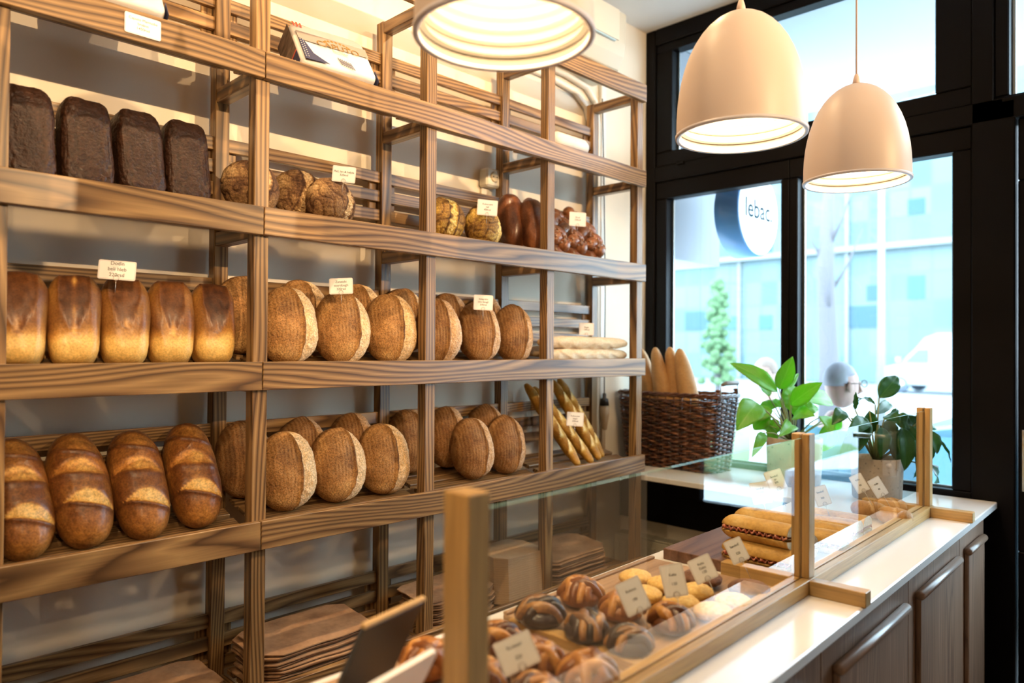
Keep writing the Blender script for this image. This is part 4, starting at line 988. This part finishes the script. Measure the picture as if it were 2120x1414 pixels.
o = MB().tube([(1.10, .308, 2.75), (1.55, .308, 2.75), (1.70, .308, 2.73), (1.765, .308, 2.68), (1.785, .308, 2.58), (1.785, .308, 2.4), (1.785, .308, 1.02)], .0135, 12).build('refrigerant_pipe', M['pipe']); tag(o, 'outer cream refrigerant pipe bending down behind the rack end', 'pipe', 'cream pipes on the wall')
o = MB().box((1.812, .306, 1.0), (1.850, WY-.0005, 2.85), bev=.003).build('cable_duct', M['pipe']); tag(o, 'straight cream cable duct running up the wall', 'cable duct')
pg = thing('hanging_plug', 'black plug and beige adaptor hanging on a dark cable by the wall', 'plug', (1.822, .286, 1.0))
MB().tube([(-.02, .008, 1.70), (-.004, .006, 1.2), (.004, .004, .8), (-.004, .0, .45), (-.004, 0, .325)], .0026, 8).build('cable', M['black'], pg)
MB().lathe([(0, .335), (.008, .333), (.009, .312), (.018, .308), (.022, .278), (0, .276)], 20, T(-.004, 0, 0)).build('black_plug', M['black'], pg)
MB().tube([(-.004, 0, .275), (-.002, 0, .235), (.003, .004, .165)], [.024, .022, .012], 16).build('beige_adaptor', M['beige'], pg)
MB().box((-.014, .002, .0), (.010, .012, .17)).build('cable_clip', M['beige'], pg)
sk = thing('wall_socket', 'cream wall socket with a round well above the corn loaves', 'socket', (1.085, .285, 2.205))
MB().box((-.036, -.012, -.036), (.036, .038, .036), bev=.007).build('socket_box', M['plastic'], sk)
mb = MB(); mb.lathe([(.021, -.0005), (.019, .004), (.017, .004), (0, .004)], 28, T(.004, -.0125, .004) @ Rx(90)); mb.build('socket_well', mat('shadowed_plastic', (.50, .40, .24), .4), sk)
mb = MB(); mb.tube([(-.006, -.0185, .004), (-.006, -.0165, .004)], .0022, 8); mb.build('pin_hole', M['black'], sk); mb = MB(); mb.tube([(.014, -.0185, .004), (.014, -.0165, .004)], .0022, 8); mb.build('pin_hole', M['black'], sk)
MB().box((-.026, .026, -.22), (.014, .0385, -.037)).build('cable_cover', M['pipe'], sk)
# ================================================================== THINGS ON THE TOP SHELF
def flour_bag(label, loc, yaw, lean, roll=0):
    t_ = thing('flour_bag', label, 'flour bag', loc, 0, 'flour bags on the top shelf'); t_.matrix_world = Matrix.Translation(loc) @ Rz(yaw) @ Rx(-lean) @ Ry(roll)
    W, D, H = .240, .100, .185
    bm_ = MB()
    def fb(q): return (.003*N3(q, 1.5, 4)+.0008*N3(q, 7, 2), .5, (1, 1))
    loaf(bm_, W, D, H, fb, 64, 40, (9, 8)); o = bm_.build('paper_body', M['paperwhite'], t_)
    y = -D/2-.0032
    def flat(name, poly, mt, yy=y): return MB().prism(poly, yy, yy+.0008, None, 1).build(name, mt, t_)
    flat('gray_band', [(-W*.46, .094), (W*.46, .094), (W*.46, .134), (-W*.46, .134)], M['bandgray'])
    flat('navy_corner', [(-W*.46, .006), (-W*.16, .006), (-W*.33, .040), (-W*.40, .098), (-W*.46, .100)], M['navy'])
    st = MB()
    for i in range(9):
        for j in range(2): st.prism([(-W*.445+j*.008+.0022*math.cos(a)*(1 if k % 2 else .45), .094-i*.0095+.0022*math.sin(a)*(1 if k % 2 else .45)) for k, a in enumerate([kk*PI/5 for kk in range(10)])], y-.0009, y-.0001, None, 1)
    s_ = st.build('white_stars', M['paperwhite'], t_)
    st = MB()
    for i in range(7): st.prism([(-.004+i*.006, .050-i*.002), (-.0015+i*.006, .050-i*.002), (.006+i*.006, .020-i*.002), (.0035+i*.006, .020-i*.002)], y-.0005, y+.0001, None, 1)
    st.build('navy_stripes', M['navy'], t_)
    text_obj(['CAPUTO'], .034, t_, M['goldink'], (.012, y-.0012, .098), name='gold_lettering')
    text_obj(['Manitoba'], .013, t_, M['goldpale'], (.012, y-.0012, .076), name='pale_lettering')
    em = MB()
    for i in range(9):
        a = PI*(.1+.8*i/8); em.ell((.012+.042*math.cos(a), y+.0005, .106+.020*math.sin(a)), (.0055, .0015, .0055), None, 8, 6)
    em.build('gold_emblem', M['goldink'], t_)
    # printed dark end of the bag
    e_ = MB(); e_.box((-W/2-.0035, -D*.42, .008), (-W/2-.0025, D*.42, H-.012), bev=0); e_.build('printed_side', M['darkprint'], t_)
    e2 = MB(); e2.box((-W/2-.0045, -D*.42, .008), (-W/2-.0036, D*.42, .048), bev=0); ee = e2.build('navy_label', M['navy'], t_); text_obj(['5·11 lb'], .018, ee, M['paperwhite'], (-W/2-.005, 0, .028), (PI/2, 0, -PI/2))
    e3 = MB(); e3.box((-W/2-.0046, -D*.42, .050), (-W/2-.0036, D*.42, .055), bev=0); e3.build('red_stripe', M['redprint'], t_)
    e4 = MB()
    for i in range(3): e4.box((-W*.47+i*.011, y-.0002, H-.030), (-W*.47+i*.011+.005, y+.0006, H-.010), bev=0)
    e4.build('red_marks', M['redprint'], t_)
    e5 = MB(); e5.box((W/2+.0025, -D*.42, .004), (W/2+.0036, D*.42, .05), bev=0); e5.build('navy_end', M['navy'], t_)
    return t_
M['paperwhite'] = mat('white_paper', (.68, .65, .62), .5); M['bandgray'] = mat('gray_brown_print', (.30, .25, .22), .5); M['navy'] = mat('navy_print', (.025, .03, .09), .45)
M['goldink'] = mat('gold_print', (.24, .13, .02), .5); M['goldpale'] = mat('pale_gold_print', (.50, .34, .12), .5); M['redprint'] = mat('red_print', (.60, .10, .07), .5)
m = mat('dark_wood_print', (.10, .06, .04), .5); t = NT(m); t.l(t.ramp(t.noise(t.map(t.oc(), (1, 14, 60)), 1.5, 3), [(.3, (.03, .02, .018)), (.6, (.16, .11, .08)), (.8, (.35, .27, .2))]), t.b.inputs['Base Color']); M['darkprint'] = m
flour_bag('white and navy flour bag leaning back right of the jointed post on the top shelf', (.262, .085, floor_z(1, .085)+.022), -6, 36)
flour_bag('white flour bag at the upper left, above its rail price card', (-.345, .085, floor_z(1, .085)+.022), -4, 36)
o = MB().tube([(1.20, .085, 2.345), (1.22, .085, 2.345), (1.235, .085, 2.345), (1.39, .085, 2.345), (1.405, .085, 2.345), (1.412, .085, 2.345)], [.012, .030, .036, .036, .030, .010], 24).build('paper_roll', M['paperwhite']); tag(o, 'white rolled packet lying behind the top rail near the right end', 'packet')
# ================================================================== KRAFT BAGS AND BOXES ON THE BOTTOM SHELF
M['kraft'] = crust('brown_kraft_paper', [(0, (.22, .12, .065)), (.5, (.38, .22, .12)), (1, (.50, .31, .18))], (.93, 1.06), 60, .7, .25, None, None, .8, 6)
M['kraft2'] = crust('tan_kraft_card', [(0, (.48, .32, .19)), (.5, (.58, .40, .25)), (1, (.66, .48, .31))], (.95, 1.05), 60, .7, .1, None, None, .6, 6)
def make_sheet(name, W, D, cham, th, mt, sd, wav=.004):
    mb = MB(); n, m_ = 24, 12; vs = []; ks = []
    for L_ in (0, 1):
        for i in range(n+1):
            for j in range(m_+1):
                u, v = i/n, j/m_; e = cham*max(0, 1-min(u, 1-u)/.12); y = D*(e/D+(1-2*e/D)*v); x = W*u
                z = wav*N3((u*2, v*2, 0), 1.6, sd)+wav*.6*N3((u*4, v, 0), 1, sd+2)+L_*th
                vs.append((x, y, z)); ks.append(.5+.5*N3((u*3, v*3, 1), 1.5, sd))
    f = lambda l, i, j: l*(n+1)*(m_+1)+i*(m_+1)+j
    fs = [(f(0, i, j), f(0, i, j+1), f(0, i+1, j+1), f(0, i+1, j)) for i in range(n) for j in range(m_)]+[(f(1, i, j), f(1, i+1, j), f(1, i+1, j+1), f(1, i, j+1)) for i in range(n) for j in range(m_)]
    for i in range(n): fs += [(f(0, i, 0), f(0, i+1, 0), f(1, i+1, 0), f(1, i, 0)), (f(0, i, m_), f(1, i, m_), f(1, i+1, m_), f(0, i+1, m_))]
    for j in range(m_): fs += [(f(0, 0, j), f(1, 0, j), f(1, 0, j+1), f(0, 0, j+1)), (f(0, n, j), f(0, n, j+1), f(1, n, j+1), f(1, n, j))]
    mb.add(vs, fs, None, ks, None, False); return mb.build(name, mt)
def stack(x, y, z0, W, D, cham, n, gap, lean, where, seed, first=[None]):
    rs = random.Random(seed); src = None
    for i in range(n):
        if i % 4 == 0 and i < 8 or src is None: src = make_sheet('paper_bag', W, D, cham, .0034, M['kraft'], seed+i); o = src
        else: o = proto_copy(src)
        top = i == n-1
        tag(o, ('topmost brown paper bag of the stack ' if top else 'brown paper bag within the stack ')+where, 'paper bag', 'brown paper bags in the stack '+where)
        o.matrix_world = Matrix.Translation((x+rs.uniform(-.012, .012), y+rs.uniform(-.006, .006), z0+i*gap)) @ Rz(rs.uniform(-2.5, 2.5)) @ Rx(lean+i*.25)
stack(-.055+.08, .030, floor_z(5, .03)+.008, .345, .200, .030, 12, .0078, 3, 'right of the jointed post on the bottom shelf', 31)
stack(-.42, .045, floor_z(5, .045)+.008, .370, .195, .025, 6, .0075, 3, 'left of the jointed post on the bottom shelf', 37)
stack(.605, .060, floor_z(5, .06)+.008, .30, .175, .02, 11, .0078, 3, 'behind the near screen post on the bottom shelf', 41)
stack(1.170, .035, floor_z(5, .035)+.008, .370, .205, .035, 13, .0080, 4, 'at the right end of the bottom shelf', 43)
mb = MB(); src = None
for i in range(20):
    if src is None:
        mb = MB(); mb.prism([(0, .04), (.035, 0), (.20, 0), (.235, .04), (.235, .14), (.20, .185), (.035, .185), (0, .14)], 0, .0068); src = mb.build('folded_box', M['kraft2']); o = src
    else: o = proto_copy(src)
    f_ = 1-.02*max(0, i-12)*.3
    tag(o, 'topmost tan folded bakery box of the neat pile' if i == 19 else 'tan folded bakery box within the neat pile', 'box', 'neat pile of tan folded bakery boxes'); o.matrix_world = Matrix.Translation((.908+.0008*i, .035+.0011*i, floor_z(5, .035)+.013+i*.0078)) @ Rz(-3) @ Rx(2)
# ================================================================== STREET OUTSIDE (ground lies lower than the shop floor)
GZ = -.35
m = mat('pale_pavement', (.34, .35, .36), .8); t = NT(m); t.l(t.ramp(t.noise(t.oc(), 1.5, 4), [(.3, (.50, .52, .54)), (.7, (.60, .61, .62))]), t.b.inputs['Base Color'])
tag(MB().box((2.40, -60, GZ-.1), (9.5, 80, GZ)).build('sidewalk', m), kind='structure')
m = mat('gray_asphalt', (.20, .22, .24), .8); t = NT(m); t.l(t.ramp(t.noise(t.oc(), 3, 4), [(.3, (.24, .26, .28)), (.7, (.30, .31, .33))]), t.b.inputs['Base Color'])
tag(MB().box((9.5, -60, GZ-.14), (90, 80, GZ-.04)).build('road', m), kind='structure')
M['ext'] = mat('exterior_render', (.28, .29, .32), .8)
tag(MB().box((2.37, -1.6, 3.16), (4.05, 1.2, 3.36)).build('canopy_roof', mat('pale_soffit', (.50, .52, .54), .8)), 'pale flat canopy over the shop front outside the windows', 'canopy')
tag(MB().box((2.37, .32, 2.02), (2.95, .70, 3.155)).build('facade_pier', M['ext']), 'gray boxed facade pier outside beside the left window pane', 'pier')
for a in [(2.36, WY, -.35, 3.16)]: pass
# round projecting sign
sg = thing('round_sign', 'round white double sided shop sign with blue rim hanging outside', 'sign', (2.62, -.010, 2.235))
mb = MB(); mb.lathe([(0, -.065), (.216, -.065), (.220, -.060), (.220, .060), (.216, .065), (0, .065)], 72, Rx(90)); mb.build('drum', mat('blue_sign_rim', (.10, .28, .55), .4), sg)
for s_ in (-1, 1): MB().lathe([(0, -.001), (.213, -.001), (.213, .001), (0, .001)], 72, T(0, s_*.0662, 0) @ Rx(90)).build('sign_face', mat('white_sign_face', (.75, .77, .78), .4, emit=(.9, .96, 1.0), es=1.0), sg)
text_obj(['lebac.'], .135, sg, mat('pale_gray_letters', (.03, .06, .075), .5, emit=(.6, .75, .82), es=.0, spec=0.), (0, -.069, .01), bold=.0008)
MB().tube([(0, 0, .218), (0, 0, 3.159-2.235)], .012, 10).build('bracket', M['metal'], sg)
# office building across the street
ob = thing('office_building', 'tall glass fronted office building across the street in pale cyan', 'building', (44, 25.2, GZ)); ob.scale = (1.375, 1.375, 1.375)
m = mat('cyan_glass_facade', (.3, .45, .5), .5); t = NT(m); br = t.n('ShaderNodeTexBrick'); br.offset = 0; br.squash = 1
sp = t.n('ShaderNodeSeparateXYZ'); t.l(t.oc(), sp.inputs[0]); cb = t.n('ShaderNodeCombineXYZ'); t.l(sp.outputs[1], cb.inputs[0]); t.l(sp.outputs[2], cb.inputs[1]); t.l(cb.outputs[0], br.inputs['Vector'])
for k_, v_ in (('Scale', 1), ('Brick Width', .80), ('Row Height', 1.15), ('Mortar Size', .05), ('Bias', -.15)): br.inputs[k_].default_value = v_
br.inputs['Color1'].default_value = (.115, .165, .16, 1); br.inputs['Color2'].default_value = (.035, .11, .14, 1); br.inputs['Mortar'].default_value = (.08, .13, .14, 1)
nz = t.noise(t.map(cb.outputs[0], (.10, .16, 1)), 1, 3); t.l(t.mix(t.math('MULTIPLY_ADD', nz, 1.6, -.5, clamp=True), br.outputs[0], (.13, .175, .175)), t.b.inputs['Base Color'])
MB().box((0, -20.5, 0), (12, 38, 22), bev=0).build('glass_facade', m, ob)
wm = mat('white_facade_metal', (.20, .21, .21), .5); dm = mat('deep_blue_window', (.02, .075, .11), .3); dm2 = mat('teal_window', (.035, .11, .11), .3)
MB().box((-.35, -20.5, 5.62), (-.01, 38, 5.86)).build('string_course', wm, ob)
for y in range(-18, 38, 5): MB().box((-.15, y, 0), (-.01, y+.14, 22)).build('pilaster', wm, ob)
rs = random.Random(5); used_ = set()
for i in range(80):
    jy, jz = 2*rs.randint(0, 28), rs.randint(0, 9); y = -19+.8*jy; z = 1.15*jz
    if (jy, jz) in used_ or jz == 4: continue
    used_.add((jy, jz))
    MB().box((-.03, y+.06, z+.05), (-.005, y+.06+rs.choice((.62, .62, 1.4)), z+rs.choice((.7, 1.0))), bev=0).build('window', dm if i % 3 else dm2, ob)
lp = thing('lamp_post', 'slender white street lamp post in front of the office building', 'lamp post', (17.2, 3.95, GZ))
MB().tube([(0, 0, 0), (0, 0, 2), (0, 0, 7.4)], [.11, .08, .06], 14).build('pole', wm, lp); MB().tube([(0, 0, 7.4), (0, -.5, 7.6), (0, -1.1, 7.6)], .04, 8).build('arm', wm, lp)
MB().box((-.12, -1.7, 7.55), (.12, -1.1, 7.65), bev=.03).build('lamp_head', wm, lp)
def blob(mb, c, r, sd, n=26): mb.ell(c, r, None, n, n//2, fn=lambda q: (1+.22*N3(q, 2.2, sd)+.10*N3(q, 6, sd), .5))
gm = mat('light_green_foliage', (.085, .16, .07), .8); gm2 = mat('pale_green_hedge', (.13, .20, .085), .8)
bm_ = mat('pale_bark', (.11, .10, .11), .8)
tr = thing('street_tree', 'bare grayish street tree trunk with few thin branches', 'tree', (11.4, 2.93, GZ))
MB().tube([(0, 0, 0), (.02, .0, 1.6), (-.02, .05, 3.2), (.05, .0, 5.0)], [.19, .16, .14, .07], 12).build('trunk', bm_, tr)
for i, (a, z, L_) in enumerate([(40, 2.0, .9), (200, 2.4, .8), (310, 2.8, .9), (120, 3.2, .8), (250, 3.6, .9), (10, 1.7, .7)]):
    a = math.radians(a); MB().tube([(0, 0, z), (.3*L_*math.cos(a), .3*L_*math.sin(a), z+.45), (.6*L_*math.cos(a), .6*L_*math.sin(a), z+1.1)], [.035, .022, .008], 7).build('branch', bm_, tr)
tr = thing('street_tree', 'small slim green tree standing behind the round sign', 'tree', (12.5, 5.55, GZ))
MB().tube([(0, 0, 0), (0, 0, 1.4)], .06, 10).build('trunk', bm_, tr); mb = MB()
for i in range(150):
    z = rs.uniform(1.2, 3.3); q_ = .42-.14*(z-1.2); a = rs.uniform(0, 6.3); blob(mb, (q_*rs.uniform(.1, 1)*math.cos(a), q_*rs.uniform(.1, 1)*math.sin(a), z), (.09, .09, .08), i, 10)
mb.build('foliage', gm, tr)
hg = thing('hedge', 'low pale green hedge along the far edge of the pavement', 'hedge', (9.1, 0, GZ)); mb = MB()
for i in range(40): blob(mb, (rs.uniform(-.1, .1), -6+i*.42, .32+rs.uniform(-.03, .05)), (.32, .34, .34), i, 18)
mb.build('foliage', gm2, hg)
# parked white van
def car_profile(mb, prof, y0, y1, inset=.08):
    """side outline (x,z) swept across the width with a slight tumblehome"""
    n = len(prof); top = max(p[1] for p in prof); lays = [(y0, 1), (y0+.05, 0), (y1-.05, 0), (y1, 1)]; vs = []
    for y, e in lays:
        for x, z in prof:
            s_ = inset*max(0, z-.9)/(top-.9+1e-6); yy = y+(s_ if y < (y0+y1)/2 else -s_); vs.append((x*(1-.012*e), yy, z-(.03*e if z > .4 else -.03*e)))
    fs = [(i*n+j, i*n+(j+1) % n, (i+1)*n+(j+1) % n, (i+1)*n+j) for i in range(3) for j in range(n)]+[tuple(range(n-1, -1, -1)), tuple(3*n+j for j in range(n))]
    mb.add(vs, fs)
def wheels(par, xs, w, r):
    for x in xs:
        for y in (0.0, w):
            o = MB().lathe([(.0, -.1), (r*.6, -.1), (r*.66, -.11), (r*.95, -.11), (r, -.08), (r, .08), (r*.95, .11), (0, .11)], 30, T(x, y+(.1 if y == 0 else -.1), r) @ Rx(90)).build('wheel', mat('gray_tyre', (.10, .13, .17), .7), par)
            MB().lathe([(0, -.012), (r*.55, -.012), (r*.58, .0), (0, .0)], 24, T(x, y+(-.012 if y == 0 else .012), r) @ Rx(90 if y == 0 else -90)).build('hub_cap', M['metal'], o)
vw = mat('white_van_paint', (.30, .31, .32), .35); tg = mat('tinted_window', (.10, .22, .30), .15)
vn = thing('delivery_van', 'white high roofed delivery van on the street seen from its side', 'van', (35.4, 9.9, GZ), math.radians(-90-8))
mb = MB(); car_profile(mb, [(0, .35), (0, .95), (.15, 1.10), (1.0, 1.32), (1.75, 2.05), (2.1, 2.50), (2.6, 2.68), (6.0, 2.68), (6.05, .35)], 0, 2.0); mb.build('body', vw, vn)
MB().prism([(1.30, 1.38), (1.85, 1.95), (2.25, 1.95), (2.25, 1.38)], -.012, .03, None, 1).build('side_window', tg, vn)
MB().prism([(1.02, 1.37), (1.72, 2.05), (1.80, 2.05), (1.10, 1.37)], .12, 1.88, None, 1).build('windscreen', tg, vn)
MB().box((.95, -.22, 1.38), (1.15, -.02, 1.62)).build('mirror', vw, vn); wheels(vn, (1.05, 4.7), 2.0, .36)
# light blue car parked close to the shop
cp = mat('light_blue_car_paint', (.08, .17, .23), .25, spec=.6)
cr = thing('parked_car', 'light blue parked car right outside, seen low through the window', 'car', (4.55, 1.55, GZ), math.radians(-88))
mb = MB(); car_profile(mb, [(0, .30), (-.02, .62), (.25, .78), (1.05, .92), (1.75, 1.34), (2.3, 1.44), (3.0, 1.40), (3.7, 1.02), (4.2, .95), (4.25, .30)], 0, 1.72, .16); mb.build('body', cp, cr)
MB().prism([(1.12, .93), (1.74, 1.30), (1.82, 1.34), (1.22, .93)], .22, 1.50, None, 1).build('windscreen', tg, cr)
for y in (.02, 1.66): MB().prism([(1.35, .94), (1.85, 1.30), (2.9, 1.32), (3.5, 1.0)], y+(.06 if y < 1 else -.02), y+(.08 if y < 1 else 0), None, 1).build('side_window', tg, cr)
wheels(cr, (.80, 3.40), 1.72, .31)
# ================================================================== PASSER-BY
def skin_mesh(name, verts, edges, radii, mt, parent, sub=2):
    me = bpy.data.meshes.new(name); me.from_pydata(verts, edges, []); o = bpy.data.objects.new(name, me); COL.objects.link(o)
    md = o.modifiers.new('skin', 'SKIN'); md.use_smooth_shade = True
    for i, sv in enumerate(me.skin_vertices[0].data):
        r_ = radii[i]; sv.radius = r_ if isinstance(r_, tuple) else (r_, r_); sv.use_root = (i == 0)
    s = o.modifiers.new('sub', 'SUBSURF'); s.levels = sub; s.render_levels = sub
    bpy.context.view_layer.update(); dg = bpy.context.evaluated_depsgraph_get(); m2 = bpy.data.meshes.new_from_object(o.evaluated_get(dg)); bpy.data.objects.remove(o)
    m2.materials.clear(); m2.materials.append(mt); o = bpy.data.objects.new(name, m2); COL.objects.link(o); o.parent = parent; return o
def head_mesh(mb, c, s=1.0):
    def fn(q):
        k = 1.; x, y, z = q
        if x > 0: k += .05*math.exp(-((z+.75)/.25)**2)-.07*math.exp(-((z-.05)/.16)**2)*math.exp(-((abs(y)-.38)/.22)**2)+.02*math.exp(-((z-.35)/.15)**2)
        k -= .06*max(0, -z)*abs(y)
        return k, .5
    mb.ell(c, (.090*s, .070*s, .118*s), None, 36, 24, fn=fn)
    X, Y, Z = c
    mb.tube([(X+.090*s, Y, Z+.022*s), (X+.106*s, Y, Z-.010*s), (X+.116*s, Y, Z-.030*s), (X+.092*s, Y, Z-.040*s)], [.008*s, .011*s, .014*s, .010*s], 10)
    for e in (-1, 1): mb.ell((X-.005*s, Y+e*.078*s, Z-.005*s), (.019*s, .008*s, .031*s), None, 12, 8); mb.ell((X+.080*s, Y+e*.030*s, Z+.012*s), (.012*s, .013*s, .012*s), None, 10, 8)
    mb.tube([(X+.090*s, Y-.024*s, Z-.066*s), (X+.099*s, Y, Z-.064*s), (X+.090*s, Y+.024*s, Z-.066*s)], [.004*s, .007*s, .004*s], 8)
def person(label, loc, yaw, hair_c, jacket_c, trouser_c, glasses=True, skin_c=(.34, .20, .16)):
    p = thing('person', label, 'person', loc, math.radians(yaw)); sk = mat('skin', skin_c, .5); jm = mat('jacket_cloth', jacket_c, .8); tm = mat('trouser_cloth', trouser_c, .8)
    V = [(0, 0, .95), (0, 0, 1.15), (0, 0, 1.38), (.01, 0, 1.50), (.035, 0, 1.60),
         (0, -.19, 1.43), (-.06, -.24, 1.14), (.08, -.25, .92), (.12, -.245, .84), (0, .19, 1.43), (.07, .24, 1.14), (-.02, .25, .90), (-.03, .245, .82),
         (.02, -.10, .88), (.14, -.10, .50), (.10, -.10, .09), (.26, -.10, .035), (-.02, .10, .88), (-.06, .10, .50), (-.28, .10, .13), (-.14, .10, .035)]
    E_ = [(0, 1), (1, 2), (2, 3), (3, 4), (2, 5), (5, 6), (6, 7), (7, 8), (2, 9), (9, 10), (10, 11), (11, 12), (0, 13), (13, 14), (14, 15), (15, 16), (0, 17), (17, 18), (18, 19), (19, 20)]
    Rr = [(.15, .11), (.14, .10), (.15, .10), .055, .052, .06, .042, .030, .026, .06, .042, .030, .026, .085, .055, .040, .035, .085, .055, .040, .035]
    b = skin_mesh('body', V, E_, Rr, sk, p)
    hb = MB(); hb.v = [tuple(v.co) for v in b.data.vertices]; hb.f = [tuple(f.vertices) for f in b.data.polygons]; hb.g = hb.v[:]; hb.k = [0.]*len(hb.v); hb.m = [0]*len(hb.f); hb.smooth = [True]*len(hb.f)
    head_mesh(hb, (.065, 0, 1.715), .94)
    for s_, (hx, hy, hz) in ((-1, V[8]), (1, V[12])):      # palms, four fingers and a thumb
        hb.ell((hx+.012, hy, hz-.045), (.040, .016, .048), None, 14, 10)
        for f_ in range(4): L_ = (.062, .072, .068, .052)[f_]; x0 = hx+.040-.021*f_; hb.tube([(x0, hy, hz-.080), (x0+.006, hy-s_*.006, hz-.080-L_*.5), (x0+.004, hy-s_*.018, hz-.080-L_)], [.0085, .008, .006], 8)
        hb.tube([(hx+.040, hy, hz-.035), (hx+.064, hy-s_*.006, hz-.062), (hx+.066, hy-s_*.012, hz-.088)], [.011, .0095, .007], 8)
    bpy.data.objects.remove(b); hb.build('body', sk, p, fix=False)
    J = [(0, 0, .86), (0, 0, 1.12), (0, 0, 1.38), (.012, 0, 1.50), (0, -.20, 1.43), (-.06, -.245, 1.14), (.07, -.25, .94), (0, .20, 1.43), (.07, .245, 1.14), (-.01, .25, .92)]
    skin_mesh('jacket', J, [(0, 1), (1, 2), (2, 3), (2, 4), (4, 5), (5, 6), (2, 7), (7, 8), (8, 9)], [(.19, .14), (.175, .13), (.18, .13), .085, .085, .062, .048, .085, .062, .048], jm, p)
    Tt = [(0, 0, .92), (.02, -.10, .84), (.14, -.10, .50), (.10, -.10, .10), (-.02, .10, .84), (-.06, .10, .50), (-.27, .10, .15)]
    skin_mesh('trousers', Tt, [(0, 1), (1, 2), (2, 3), (0, 4), (4, 5), (5, 6)], [(.16, .12), .10, .072, .058, .10, .072, .058], tm, p)
    hc = MB()
    hc.ell((.054, 0, 1.744), (.085, .071, .091), None, 30, 20, fn=lambda q: ((1.0+.04*N3(q, 5, 3)) if (q.z > .18*1 and q.x < .75) or (q.x < -.1 and q.z > -.45) else .80, .5)); hc.build('hair', mat('hair', hair_c, .8), p)
    if glasses:
        g_ = MB()
        for e in (-1, 1):
            cc_ = [(.168+.0*math.cos(a), e*.032+.022*math.cos(a), 1.725+.017*math.sin(a)) for a in [i*PI/8 for i in range(17)]]; g_.tube(cc_, .0022, 6); g_.tube([(.166, e*.055, 1.728), (.06, e*.082, 1.728)], .0022, 6)
        g_.tube([(.170, -.011, 1.728), (.170, .011, 1.728)], .0022, 6); g_.build('glasses', M['black'], p)
    for s_, (fx, fy) in ((-1, (.10, -.10)), (1, (-.28, .10))):
        MB().ell((fx+.07, fy, .045 if s_ < 0 else .075), (.14, .048, .045), None, 20, 12).build('shoe', mat('dark_shoe', (.04, .03, .03), .5), p)
    return p
person('gray-haired person with dark glasses and teal jacket walking past the right window', (2.80, -.365, GZ), -34, (.22, .22, .25), (.04, .17, .23), (.08, .10, .14))
person('person in a pale top passing farther away behind the window mullion', (4.3, .62, GZ), 140, (.22, .16, .13), (.50, .52, .56), (.12, .14, .18), False)
